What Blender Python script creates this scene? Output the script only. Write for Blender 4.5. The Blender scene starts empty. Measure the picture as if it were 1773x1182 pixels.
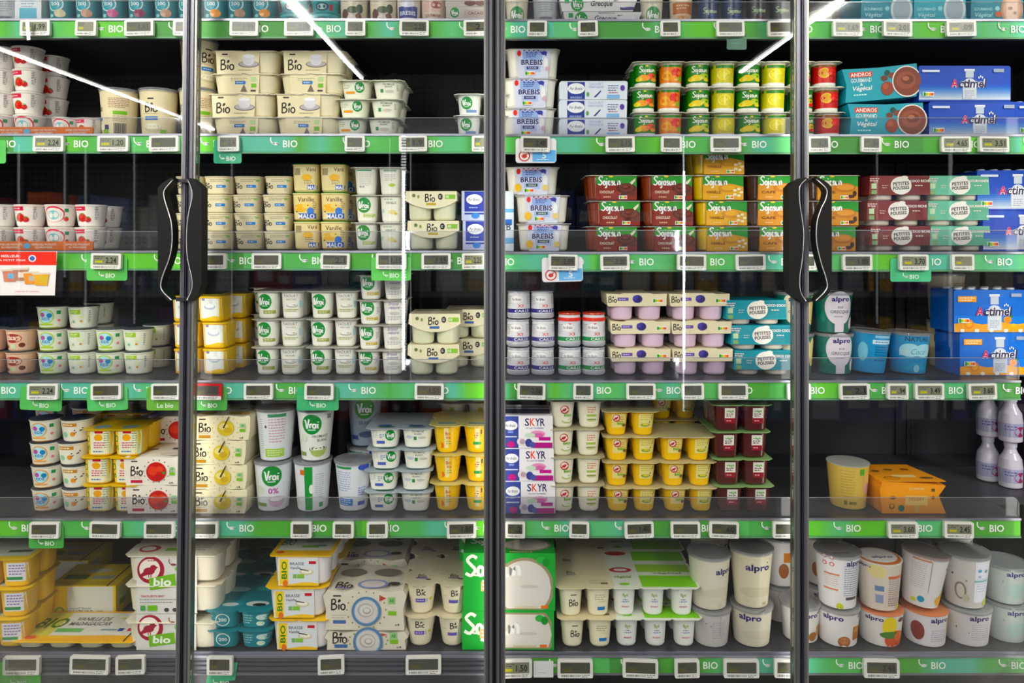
import bpy, math, random
from mathutils import Matrix, Vector
PI = math.pi
SC = bpy.context.scene
COL = SC.collection
# ------------------------------------------------------------------ camera, world, exposure
S = 0.0015            # metres per photo pixel on the plane of the shelf edges
D = 1.9               # camera distance from that plane
CZ = 1.5              # camera height
HX, HY = 880, 415     # vanishing point of the photo
def PX(px, Y=0.0): return (px - HX) * S * (D + Y) / D
def PZ(py, Y=0.0): return CZ + (HY - py) * S * (D + Y) / D
cam_d = bpy.data.cameras.new('camera'); cam = bpy.data.objects.new('camera', cam_d); COL.objects.link(cam)
cam.location = (0, -D, CZ); cam.rotation_euler = (PI / 2, 0, 0)
cam_d.sensor_width = 36; cam_d.lens = 36 * (D / S) / 1773
cam_d.shift_x = (886.5 - HX) / 1773; cam_d.shift_y = -(591 - HY) / 1773
cam_d.clip_start = 0.02
SC.camera = cam
SC.view_settings.view_transform = 'Standard'; SC.view_settings.look = 'None'
SC.view_settings.gamma = 1; SC.view_settings.use_curve_mapping = False
SC.view_settings.exposure = 0.0
SC.cycles.max_bounces = 6; SC.cycles.transparent_max_bounces = 16
SC.cycles.diffuse_bounces = 3; SC.cycles.glossy_bounces = 3
SC.cycles.caustics_reflective = False; SC.cycles.caustics_refractive = False
SC.cycles.sample_clamp_indirect = 4
w = bpy.data.worlds.new('world'); SC.world = w; w.use_nodes = True
w.node_tree.nodes['Background'].inputs[0].default_value = (0.55, 0.6, 0.7, 1)
w.node_tree.nodes['Background'].inputs[1].default_value = 0.07
def area(name, loc, rot, sx, sy, power, col=(1, 1, 1)):
    l = bpy.data.lights.new(name, 'AREA'); l.shape = 'RECTANGLE'; l.size = sx; l.size_y = sy
    l.energy = power; l.color = col
    o = bpy.data.objects.new(name, l); COL.objects.link(o); o.location = loc; o.rotation_euler = rot
    return o
# light strips standing upright behind the door posts, as such cabinets have (they face into the case)
STRIP = 1.15
for px, pw in ((-190, .6), (329, .5), (853, 1.0), (1389, .8), (1800, .6)):
    area('post_light', (PX(px, -.05), -.06, PZ(590)), (PI / 2, 0, 0), .03, 1.9, STRIP * pw, (1, .95, .86))
# long ceiling lamps running away from the case (their reflections are the slanting streaks)
CEIL = CZ + 2.4
LAMPS = ((-6.35, -14.1, -.5, 1.0), (-2.16, -9.1, -.3, 1.0), (3.3, -8.7, -.3, 1.0))
LAMP_W = 900
for lx, y0, y1, k in LAMPS:
    area('ceiling_light', (lx, (y0 + y1) / 2, CEIL - .032), (0, 0, 0), .045, y1 - y0, LAMP_W * k, (1, .96, .87))

# ------------------------------------------------------------------ colours, materials
def lin(h, boost=1.28):
    if not isinstance(h, str): return h
    h = h.lstrip('#')
    if len(h) == 3: h = ''.join(a * 2 for a in h)
    r = []
    for i in (0, 2, 4):
        c = int(h[i:i + 2], 16) / 255
        r.append(c / 12.92 if c <= .04045 else ((c + .055) / 1.055) ** 2.4)
    g = .25 * r[0] + .6 * r[1] + .15 * r[2]      # printed inks are a little stronger than the codes above
    return tuple(min(.92, max(0.0, g + (q - g) * boost)) for q in r) + (1,)
def mat_attr(name, rough, metal=0, coat=0, bump=0, var=0, spec=.5, trans=0):
    m = bpy.data.materials.new(name); m.use_nodes = True; nt = m.node_tree; b = nt.nodes['Principled BSDF']
    a = nt.nodes.new('ShaderNodeAttribute'); a.attribute_name = 'Col'
    out = a.outputs['Color']
    if var:
        n = nt.nodes.new('ShaderNodeTexNoise'); n.inputs['Scale'].default_value = 55
        tc = nt.nodes.new('ShaderNodeTexCoord'); nt.links.new(tc.outputs['Object'], n.inputs['Vector'])
        mr = nt.nodes.new('ShaderNodeMapRange'); mr.inputs[3].default_value = 1 - var; mr.inputs[4].default_value = 1 + var
        nt.links.new(n.outputs[0], mr.inputs[0])
        mx = nt.nodes.new('ShaderNodeVectorMath'); mx.operation = 'SCALE'
        nt.links.new(out, mx.inputs[0]); nt.links.new(mr.outputs[0], mx.inputs['Scale']); out = mx.outputs[0]
    nt.links.new(out, b.inputs['Base Color'])
    b.inputs['Roughness'].default_value = rough; b.inputs['Metallic'].default_value = metal
    b.inputs['Specular IOR Level'].default_value = spec
    if coat: b.inputs['Coat Weight'].default_value = coat; b.inputs['Coat Roughness'].default_value = .12
    if bump:
        n = nt.nodes.new('ShaderNodeTexNoise'); n.inputs['Scale'].default_value = 90
        tc = nt.nodes.new('ShaderNodeTexCoord'); nt.links.new(tc.outputs['Object'], n.inputs['Vector'])
        bp = nt.nodes.new('ShaderNodeBump'); bp.inputs['Strength'].default_value = bump; bp.inputs['Distance'].default_value = .003
        nt.links.new(n.outputs[0], bp.inputs['Height']); nt.links.new(bp.outputs[0], b.inputs['Normal'])
    return m
def mat_clear(name, tint, ior=1.45, amount=1.0, haze=0.0, rough=.02):
    """thin clear sheet: what is not mirrored at the surface passes straight through"""
    m = bpy.data.materials.new(name); m.use_nodes = True; nt = m.node_tree; nt.nodes.clear()
    o = nt.nodes.new('ShaderNodeOutputMaterial'); t = nt.nodes.new('ShaderNodeBsdfTransparent'); t.inputs[0].default_value = tint
    g = nt.nodes.new('ShaderNodeBsdfGlossy'); g.inputs['Roughness'].default_value = rough
    f = nt.nodes.new('ShaderNodeFresnel'); f.inputs[0].default_value = ior
    mx = nt.nodes.new('ShaderNodeMixShader')
    k = nt.nodes.new('ShaderNodeMath'); k.operation = 'MULTIPLY'; k.inputs[1].default_value = amount
    nt.links.new(f.outputs[0], k.inputs[0]); nt.links.new(k.outputs[0], mx.inputs[0])
    src = t.outputs[0]
    if haze:
        d = nt.nodes.new('ShaderNodeBsdfDiffuse'); d.inputs[0].default_value = (.75, .75, .8, 1)
        m2 = nt.nodes.new('ShaderNodeMixShader'); m2.inputs[0].default_value = haze
        nt.links.new(t.outputs[0], m2.inputs[1]); nt.links.new(d.outputs[0], m2.inputs[2]); src = m2.outputs[0]
    nt.links.new(src, mx.inputs[1]); nt.links.new(g.outputs[0], mx.inputs[2]); nt.links.new(mx.outputs[0], o.inputs[0])
    return m
def mat_emit(name, col, st):
    m = bpy.data.materials.new(name); m.use_nodes = True; nt = m.node_tree; nt.nodes.clear()
    o = nt.nodes.new('ShaderNodeOutputMaterial'); e = nt.nodes.new('ShaderNodeEmission')
    e.inputs[0].default_value = col; e.inputs[1].default_value = st; nt.links.new(e.outputs[0], o.inputs[0]); return m
PL = mat_attr('moulded_plastic', .32, var=.02)
CD = mat_attr('printed_card', .5, var=.03, spec=.35)
FO = mat_attr('foil_lid', .3, metal=.08, bump=.5)
SH = mat_attr('shiny_film', .2, coat=.4, bump=.15)
MT = mat_attr('brushed_metal', .35, metal=.75)
DK = mat_attr('painted_steel', .45, var=.06)
BK = mat_attr('black_handle', .55, spec=.12)
CL = mat_clear('clear_lid', (.93, .94, .95, 1), 1.5, .8, .22, .05)
AC = mat_clear('acrylic_riser', (.9, .9, .92, 1), 1.45, .8, .022, .04)
AE = mat_clear('acrylic_edge', (.7, .72, .76, 1), 1.5, 1.0, .3, .1)
GL = mat_clear('door_glass', (.96, .97, .965, 1), 1.5, .62, 0, 0.0)
MATS = dict(BK=BK, PL=PL, CD=CD, FO=FO, SH=SH, MT=MT, DK=DK, CL=CL, AC=AC, AE=AE, GL=GL)

# ------------------------------------------------------------------ text and pen strokes
_tc = {}
def glyphs(s, bold=0.0):
    k = (s, bold)
    if k not in _tc:
        c = bpy.data.curves.new('t', 'FONT'); c.body = s; c.size = 1; c.resolution_u = 2; c.offset = bold * .5
        o = bpy.data.objects.new('t', c); me = o.to_mesh()
        vs = [(v.co.x, v.co.y) for v in me.vertices]; fs = [tuple(p.vertices) for p in me.polygons]
        o.to_mesh_clear(); bpy.data.objects.remove(o); bpy.data.curves.remove(c)
        x0 = min(v[0] for v in vs); x1 = max(v[0] for v in vs); y0 = min(v[1] for v in vs); y1 = max(v[1] for v in vs)
        _tc[k] = ([((x - x0) / (x1 - x0) - .5, (y - y0) / (y1 - y0) - .5) for x, y in vs], fs)
    return _tc[k]
def ov(cx, cy, rx, ry, n=10, a0=0): return [(cx + rx * math.cos(a0 + 2 * PI * i / n), cy + ry * math.sin(a0 + 2 * PI * i / n)) for i in range(n + 1)]
WORD = {
 'Bio': ([[(.04, 0), (.06, 1)], [(0, .93), (.3, 1), (.42, .8), (.3, .6), (.06, .53)], [(.06, .53), (.4, .5), (.52, .28), (.36, .05), (0, 0)],
          [(.72, .02), (.74, .52)], ov(1.12, .27, .2, .26), [(.66, .72), (.78, .98)], [(.78, .98), (.84, .84), (.66, .72)]], 1.34, 1.0),
 'Vrai': ([[(0, .92), (.12, .85), (.22, .02), (.3, .1), (.5, 1.1)], [(.56, .5), (.56, 0)], [(.56, .3), (.66, .5), (.78, .47)],
           ov(.98, .24, .15, .24), [(1.13, .48), (1.13, .08), (1.2, 0)], [(1.32, .48), (1.32, .05), (1.42, .02)], [(1.36, .68), (1.37, .78)]], 1.44, 1.1),
 'Sojasun': ([[(.54, .88), (.32, 1.0), (.08, .8), (.26, .55), (.46, .3), (.26, .02), (0, .14)], ov(.72, .24, .13, .22), [(1.0, .5), (1.0, .1), (.96, -.28), (.78, -.26)], [(1.0, .68), (1.01, .76)],
              ov(1.32, .24, .12, .22), [(1.46, .48), (1.46, .1), (1.52, .02)], [(1.78, .42), (1.66, .46), (1.63, .32), (1.76, .2), (1.72, .02), (1.6, .04)],
              [(1.9, .46), (1.9, .1), (2.02, .02), (2.14, .12), (2.15, .46), (2.17, .02)], [(2.32, .46), (2.32, .02)], [(2.32, .3), (2.45, .47), (2.56, .36), (2.57, .02)]], 2.6, 1.0),
 'leaf': ([[(.1, 1), (.08, .7), (.2, .45), (.4, .36)], [(.34, .3), (.6, .2), (.92, .3)], [(.36, .38), (.64, .42), (.94, .34)], [(.4, .32), (.92, .32)]], 1.0, 1.0),
}
def catmull(p, k=3):
    if len(p) < 3: return p
    q = [p[0]] + list(p) + [p[-1]]; r = []
    for i in range(1, len(q) - 2):
        for j in range(k):
            t = j / k; a, b, c, d = q[i - 1], q[i], q[i + 1], q[i + 2]
            r.append(tuple(.5 * (2 * b[m] + (c[m] - a[m]) * t + (2 * a[m] - 5 * b[m] + 4 * c[m] - d[m]) * t * t + (3 * b[m] - a[m] - 3 * c[m] + d[m]) * t ** 3) for m in (0, 1)))
    r.append(p[-1]); return r

# ------------------------------------------------------------------ mesh builder
U = S * 1.95 / 1.9    # metres per photo pixel at the front of the goods
class MB:
    def __init__(s): s.v = []; s.f = []; s.c = []; s.m = []; s.s = []; s.mats = []
    def add(s, vs, fs, col, mat='PL', smooth=False):
        b = len(s.v); s.v += [tuple(p) for p in vs]
        if mat not in s.mats: s.mats.append(mat)
        mi = s.mats.index(mat); per = isinstance(col, list); c = None if per else lin(col)
        for i, f in enumerate(fs):
            s.f.append(tuple(b + k for k in f)); s.m.append(mi); s.s.append(smooth)
            s.c.append([lin(col[k]) for k in f] if per else [c] * len(f))
    def box(s, x0, x1, y0, y1, z0, z1, col, mat='PL', bev=0):
        if bev:
            o = rrect(x0, x1, z0, z1, bev, 3); return s.prism(o, y0, y1, col, mat)
        v = [(x, y, z) for z in (z0, z1) for y in (y0, y1) for x in (x0, x1)]
        s.add(v, [(0, 1, 5, 4), (1, 3, 7, 5), (3, 2, 6, 7), (2, 0, 4, 6), (4, 5, 7, 6), (2, 3, 1, 0)], col, mat)
    def prism(s, outline, y0, y1, col, mat='CD', smooth=False):
        """extrude an outline in x, z through the depth y0..y1 (concave outlines allowed)"""
        n = len(outline)
        ar = sum(outline[i][0] * outline[(i + 1) % n][1] - outline[(i + 1) % n][0] * outline[i][1] for i in range(n))
        if ar < 0: outline = outline[::-1]
        v = [(x, y0, z) for x, z in outline] + [(x, y1, z) for x, z in outline]
        s.add(v, [tuple(range(n)), tuple(range(2 * n - 1, n - 1, -1))] + [(i, n + i, n + (i + 1) % n, (i + 1) % n)[::-1] for i in range(n)], col, mat, smooth)
    def hprism(s, outline, z0, z1, col, mat='CD'):
        """extrude an outline in x, y from z0 up to z1"""
        n = len(outline)
        ar = sum(outline[i][0] * outline[(i + 1) % n][1] - outline[(i + 1) % n][0] * outline[i][1] for i in range(n))
        if ar < 0: outline = outline[::-1]
        v = [(x, y, z0) for x, y in outline] + [(x, y, z1) for x, y in outline]
        s.add(v, [tuple(range(n - 1, -1, -1)), tuple(range(n, 2 * n))] + [(i, (i + 1) % n, n + (i + 1) % n, n + i) for i in range(n)], col, mat)
    def loft(s, prof, n=2.0, seg=30, col='#fff', mat='PL', cap=(True, True), cx=0, cy=0):
        """prof: list of (z, a, b[, colour]) half widths of a superellipse"""
        ring = []
        for i in range(seg):
            t = 2 * PI * i / seg; ct, st = math.cos(t), math.sin(t)
            ring.append((math.copysign(abs(ct) ** (2 / n), ct), math.copysign(abs(st) ** (2 / n), st)))
        for k in range(len(prof) - 1):
            (z0, a0, b0), (z1, a1, b1) = prof[k][:3], prof[k + 1][:3]; c = prof[k][3] if len(prof[k]) > 3 else col
            v = [(cx + a0 * x, cy + b0 * y, z0) for x, y in ring] + [(cx + a1 * x, cy + b1 * y, z1) for x, y in ring]
            s.add(v, [(i, (i + 1) % seg, seg + (i + 1) % seg, seg + i) for i in range(seg)], c, mat, True)
        for e, on in ((0, cap[0]), (-1, cap[1])):
            if on:
                z, a, b = prof[e][:3]; r = range(seg)
                s.add([(cx + a * x, cy + b * y, z) for x, y in ring], [tuple(r) if e else tuple(reversed(r))], col, mat)
    def tube(s, pts, r, col, mat='PL', seg=8):
        vs = []; fs = []
        for i, p in enumerate(pts):
            p = Vector(p); d = (Vector(pts[min(i + 1, len(pts) - 1)]) - Vector(pts[max(i - 1, 0)])).normalized()
            u = d.cross(Vector((0, 1, .01))).normalized(); w_ = d.cross(u)
            for k in range(seg):
                a = 2 * PI * k / seg; vs.append(p + (u * math.cos(a) + w_ * math.sin(a)) * r)
        for i in range(len(pts) - 1):
            for k in range(seg): fs.append((i * seg + k, i * seg + (k + 1) % seg, (i + 1) * seg + (k + 1) % seg, (i + 1) * seg + k))
        fs.append(tuple(range(seg))); fs.append(tuple((len(pts) - 1) * seg + k for k in range(seg - 1, -1, -1)))
        s.add(vs, fs, col, mat, True)
    # ---- printed artwork, given in photo pixels on a face; mp(x, z, offset) -> point
    def paint(s, mp, art, mat='CD', k=U, dx=0, dz=0, sc=1.0, zk=1.0):
        for i, a in enumerate(art):
            off = .00025 + .00013 * i; t = a[0]
            def P(x, z): return mp((x * sc + dx) * k, (z * sc * zk + dz) * k, off)
            if t == 'R':
                _, cx, cz, w_, h_, c = a; nx = max(1, int(w_ / 4)); nz = max(1, int(h_ / 8))
                vs = [P(cx - w_ / 2 + w_ * p / nx, cz - h_ / 2 + h_ * q / nz) for q in range(nz + 1) for p in range(nx + 1)]
                fs = [(q * (nx + 1) + p, q * (nx + 1) + p + 1, (q + 1) * (nx + 1) + p + 1, (q + 1) * (nx + 1) + p) for q in range(nz) for p in range(nx)]
                s.add(vs, fs, c, mat)
            elif t == 'E':
                _, cx, cz, rx, rz, c = a[:6]; rings = max(1, int(max(rx, rz) / 5)); sg = 20 if max(rx, rz) < 12 else 32
                vs = [P(cx, cz)]; fs = []
                for r in range(1, rings + 1):
                    vs += [P(cx + rx * r / rings * math.cos(2 * PI * j / sg), cz + rz * r / rings * math.sin(2 * PI * j / sg)) for j in range(sg)]
                for j in range(sg): fs.append((0, 1 + j, 1 + (j + 1) % sg))
                for r in range(1, rings):
                    for j in range(sg):
                        A = 1 + (r - 1) * sg; B = 1 + r * sg; fs.append((A + j, B + j, B + (j + 1) % sg, A + (j + 1) % sg))
                s.add(vs, fs, c, mat)
            elif t == 'T':
                _, txt, cx, cz, w_, h_, c = a[:7]; bold = a[7] if len(a) > 7 else .02; sh = a[8] if len(a) > 8 else 0; rot = a[9] if len(a) > 9 else 0
                g, fs = glyphs(txt, bold); cr, sr = math.cos(rot), math.sin(rot)
                vs = []
                for x, y in g:
                    x_, y_ = (x * w_ + sh * y * h_), y * h_
                    vs.append(P(cx + x_ * cr - y_ * sr, cz + x_ * sr + y_ * cr))
                s.add(vs, fs, c, mat)
            elif t == 'K':
                _, wd, cx, cz, w_, th, c = a[:7]; st, ww, hh = WORD[wd]; q = w_ / ww
                hq = (a[7] / hh) if len(a) > 7 else q
                for line in st:
                    pts = catmull([((x - ww / 2) * q + cx, (y - hh / 2) * hq + cz) for x, y in line]); vs = []; fs = []
                    for j, (x, z) in enumerate(pts):
                        x0, z0 = pts[max(0, j - 1)]; x1, z1 = pts[min(len(pts) - 1, j + 1)]; L = math.hypot(x1 - x0, z1 - z0) or 1
                        nx, nz = -(z1 - z0) / L * th / 2, (x1 - x0) / L * th / 2
                        vs += [P(x - nx, z - nz), P(x + nx, z + nz)]
                        if j: fs.append((2 * j - 2, 2 * j, 2 * j + 1, 2 * j - 1))
                    s.add(vs, fs, c, mat)
            elif t == 'W':      # region between two curves over x0..x1
                _, x0, x1, fb, ft, c = a; n = max(2, int(abs(x1 - x0) / 3)); vs = []; fs = []
                for j in range(n + 1):
                    x = x0 + (x1 - x0) * j / n
                    zb = fb(x) if callable(fb) else fb; zt = ft(x) if callable(ft) else ft
                    m_ = 3
                    vs += [P(x, zb + (zt - zb) * q / m_) for q in range(m_ + 1)]
                    if j: fs += [((j - 1) * 4 + q, j * 4 + q, j * 4 + q + 1, (j - 1) * 4 + q + 1) for q in range(3)]
                s.add(vs, fs, c, mat)
            elif t == 'L':      # small print: lines too fine to read
                _, cx, cz, w_, n, pitch, th, c = a; rr = random.Random(int(cx * 7 + cz * 13 + n))
                for j in range(n):
                    x = cx - w_ / 2; z = cz + ((n - 1) / 2 - j) * pitch; e = cx + w_ / 2 * (1 if j < n - 1 else .6)
                    while x < e - 1:
                        ww = min(rr.uniform(2, 5), e - x)
                        s.add([P(x, z - th / 2), P(x + ww, z - th / 2), P(x + ww, z + th / 2), P(x, z + th / 2)], [(0, 1, 2, 3)], c, mat); x += ww + 1.1
            elif t == 'B':      # bar code
                _, cx, cz, w_, h_, c = a; rr = random.Random(5); x = cx - w_ / 2
                while x < cx + w_ / 2:
                    ww = rr.choice((.5, .8, 1.2))
                    s.add([P(x, cz - h_ / 2), P(x + ww, cz - h_ / 2), P(x + ww, cz + h_ / 2), P(x, cz + h_ / 2)], [(0, 1, 2, 3)], c, mat); x += ww + rr.choice((.6, .9))
            elif t == 'X':      # filled polygon (small)
                _, pts, c = a; vs = [P(x, z) for x, z in pts]; s.add(vs, [tuple(range(len(vs)))], c, mat)
    def mesh(s, name):
        me = bpy.data.meshes.new(name); me.from_pydata(s.v, [], s.f)
        for m in s.mats: me.materials.append(MATS[m])
        me.polygons.foreach_set('material_index', s.m); me.polygons.foreach_set('use_smooth', s.s)
        a = me.color_attributes.new('Col', 'FLOAT_COLOR', 'CORNER'); fl = []
        for c in s.c:
            for q in c: fl += q
        a.data.foreach_set('color', fl); me.update(); return me
def rrect(x0, x1, z0, z1, r, n=4):
    o = []
    for cx, cz, a in ((x1 - r, z1 - r, 0), (x0 + r, z1 - r, PI / 2), (x0 + r, z0 + r, PI), (x1 - r, z0 + r, PI * 1.5)):
        for i in range(n + 1): o.append((cx + r * math.cos(a + PI / 2 * i / n), cz + r * math.sin(a + PI / 2 * i / n)))
    return o
def flat(y0): return lambda x, z, o: (x, y0 - o, z)
def top(z0): return lambda x, y, o: (x, y, z0 + o)
def side(x0, sg): return lambda y, z, o: (x0 + sg * o, sg * y, z)
def link(name, me, parent=None, loc=(0, 0, 0)):
    o = bpy.data.objects.new(name, me); COL.objects.link(o)
    if parent: o.parent = parent
    o.location = loc; return o
LABELS = {}
def tag(o, label, cat, group=None):
    n = len(label.replace(',', ' ').split())
    if not 4 <= n <= 16: print('LABEL LENGTH', n, label)
    if label in LABELS: print('LABEL TWICE', label)
    LABELS[label] = 1; o['label'] = label; o['category'] = cat
    if group: o['group'] = group
def thing(name, label, cat, loc=(0, 0, 0), rot=(0, 0, 0), group=None):
    o = bpy.data.objects.new(name, None); COL.objects.link(o); o.location = loc; o.rotation_euler = rot; o.empty_display_size = .02
    tag(o, label, cat, group); return o
# ------------------------------------------------------------------ kinds of goods (sizes in photo pixels)
def surf(prof, n, b_scale=1.0):
    def hw(z):
        for k in range(len(prof) - 1):
            z0, z1 = prof[k][0], prof[k + 1][0]
            if z0 <= z <= z1 and z1 > z0:
                t = (z - z0) / (z1 - z0); return prof[k][1] + (prof[k + 1][1] - prof[k][1]) * t, prof[k][2] + (prof[k + 1][2] - prof[k][2]) * t
        e = prof[0] if z < prof[0][0] else prof[-1]; return e[1], e[2]
    if n < 2.5:
        am = sum(p[1] for p in prof) / len(prof)
        def mp(x, z, o):
            a, b = hw(z); t = max(-1.9, min(1.9, x / am)); return ((a + o) * math.sin(t), -(b + o) * math.cos(t), z)
    else:
        def mp(x, z, o):
            a, b = hw(z); a += o; b += o; q = min(.985, abs(x) / a); return (math.copysign(q, x) * a, -b * (1 - q ** n) ** (1 / n), z)
    return mp
_cache = {}
def pot(key, w_, h_, art, col='#efece2', n=3.4, low=.84, topw=1.0, d_=None, mat='PL', foot=None, rim=None, bands=None):
    """a yogurt pot: rounded foot, tapering wall, flared rim; artwork wraps its front"""
    if key in _cache: return _cache[key]
    m = MB(); a = w_ / 2 * U; b = (d_ or w_) / 2 * U; h = h_ * U
    fr = [(0, .80), (.03, .92), (.08, 1.0)]
    prof = [(h * z, a * low * q, b * low * q) for z, q in fr]
    N = 6
    for i in range(1, N + 1):
        t = i / N; q = low + (topw - low) * t; prof.append((h * (.08 + .86 * t), a * q, b * q))
    body = list(prof)
    if bands:                                        # coloured rings of the pot itself
        out = []
        zs = sorted({p[0] for p in prof} | {h * z for z, _ in bands})
        for z in zs:
            A, B = None, None
            for k in range(len(prof) - 1):
                if prof[k][0] <= z <= prof[k + 1][0]:
                    t = (z - prof[k][0]) / (prof[k + 1][0] - prof[k][0]); A = prof[k][1] + (prof[k + 1][1] - prof[k][1]) * t; B = prof[k][2] + (prof[k + 1][2] - prof[k][2]) * t; break
            if A is None: continue
            c = col
            for bz, bc in bands:
                if z >= h * bz - 1e-7: c = bc
            out.append((z, A, B, c))
        prof = out
    prof = prof + [(h * .955, prof[-1][1] * 1.03, prof[-1][2] * 1.03, rim or col), (h * .985, prof[-1][1] * 1.05, prof[-1][2] * 1.05, rim or col), (h, prof[-1][1] * 1.04, prof[-1][2] * 1.04, rim or col)]
    m.loft(prof, n, 32, col, mat)
    m.paint(surf(body, n), art, mat)
    _cache[key] = m.mesh(key); return _cache[key]
def lid_sheet(key, nx, ny, pitch, col, art=None, th=.9, mat='FO', over=1.5, pitch_y=None, chf=.1):
    """one foil sheet over a pack, each cell with cut corners so small gaps show where cells meet"""
    if key in _cache: return _cache[key]
    m = MB(); p = pitch * U; q = (pitch_y or pitch) * U; ch = chf * min(p, q); o = over * U; t = th * U
    X0, Y0 = -nx * p / 2, -ny * q / 2
    out = []
    def edge(n, st, ax, sg, fx):   # walk one side with a notch at each cell border
        r = []
        for i in range(n):
            a0 = st + sg * i * (p if ax == 0 else q); a1 = a0 + sg * (p if ax == 0 else q)
            b0 = a0 + sg * ch; b1 = a1 - sg * ch
            r.append((b0, fx) if ax == 0 else (fx, b0)); r.append((b1, fx) if ax == 0 else (fx, b1))
            if i < n - 1:
                inn = fx - math.copysign(ch * .8, fx); r.append((a1, inn) if ax == 0 else (inn, a1))
        return r
    out += edge(nx, X0, 0, 1, Y0 - o); out += edge(ny, Y0, 1, 1, -X0 + o)
    out += edge(nx, -X0, 0, -1, -Y0 + o); out += edge(ny, -Y0, 1, -1, X0 - o)
    m.hprism(out, 0, t, col, mat)
    if art: m.paint(top(t), art, mat)
    _cache[key] = m.mesh(key); return _cache[key]
class Kind: pass
def K(name, cat, w_, h_, d_, parts, look):
    k = Kind(); k.name, k.cat, k.w, k.h, k.d, k.parts, k.look = name, cat, w_ * U, h_ * U, d_ * U, parts, look; return k
def pack(key, nx, ny, pitch, h_, arts, look, col='#efece2', lid='#c9c8c0', lidart=None, n=3.4, low=.84, gap=5, mat='PL', pd=None, name='yogurt_multipack', bands=None, lidmat='FO', over=3, rim=None, topw=1.0, chf=.1, potbands=None):
    """pots under one shared lid sheet; arts: one artwork per pot across the front"""
    pd = pd or pitch; parts = []; th = 1.3
    for i in range(nx):
        art = arts[i % len(arts)]
        if potbands: bands = potbands[i % len(potbands)]
        fm = pot(key + '_pot%d' % (i % len(arts)), pitch - gap, h_ - th, art, col, n, low, topw, pd - gap, mat, bands=bands, rim=rim)
        pm = pot(key + '_plain', pitch - gap, h_ - th, [], col, n, low, topw, pd - gap, mat, bands=bands, rim=rim) if ny > 1 else None
        for j in range(ny):
            parts.append(('pot', fm if j == 0 else pm, ((i - (nx - 1) / 2) * pitch * U, (j - (ny - 1) / 2) * pd * U, 0)))
    parts.append(('foil_lid', lid_sheet(key + '_lid', nx, ny, pitch, lid, lidart, th - .1, lidmat, over, pd, chf), (0, 0, (h_ - th) * U)))
    return K(name, 'yogurt pack', nx * pitch, h_, ny * pd, parts, look)
def sleeve(key, w_, h_, d_, nx, pots, outline, art, look, col='#e6dcc0', topart=None, sideart=None, name='yogurt_multipack', mat='CD', pitch=None, sx=0, lid=None, ny=2, lidpx=0):
    """pots (w, h, colour, low, n) held in a printed card sleeve; outline in x, z"""
    parts = []; pw, ph, pc, low, n = pots[:5]; pitch = pitch or w_ / nx; pmat = pots[5] if len(pots) > 5 else 'PL'
    pm = pot(key + '_pot', pw, ph, [], pc, n, low, 1.0, min(pw, d_ / ny - 1), pmat)
    for i in range(nx):
        for j in range(ny): parts.append(('pot', pm, ((i - (nx - 1) / 2) * pitch * U, (j - (ny - 1) / 2) * (d_ / ny) * U, 0)))
    if lid: parts.append(('foil_lid', lid_sheet(key + '_lid', nx, ny, pitch, lid, None, 1.0, 'FO', lidpx or 1.5, d_ / ny), (0, 0, ph * U)))
    m = MB(); o = [((x + sx) * U, z * U) for x, z in outline]; zt = max(z for _, z in outline)
    m.prism(o, -d_ / 2 * U - .0012, d_ / 2 * U + .0012, col, mat)
    m.paint(flat(-d_ / 2 * U - .0012), art, mat, dx=sx)
    if topart: m.paint(top(zt * U), topart, mat, dx=sx)
    if sideart:
        xs = [x for x, _ in outline]
        m.paint(side((min(xs) + sx) * U, -1), sideart, mat)
    parts.append(('card_sleeve', m.mesh(key + '_sleeve'), (0, 0, 0)))
    return K(name, 'yogurt pack', w_, h_, d_, parts, look)
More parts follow.
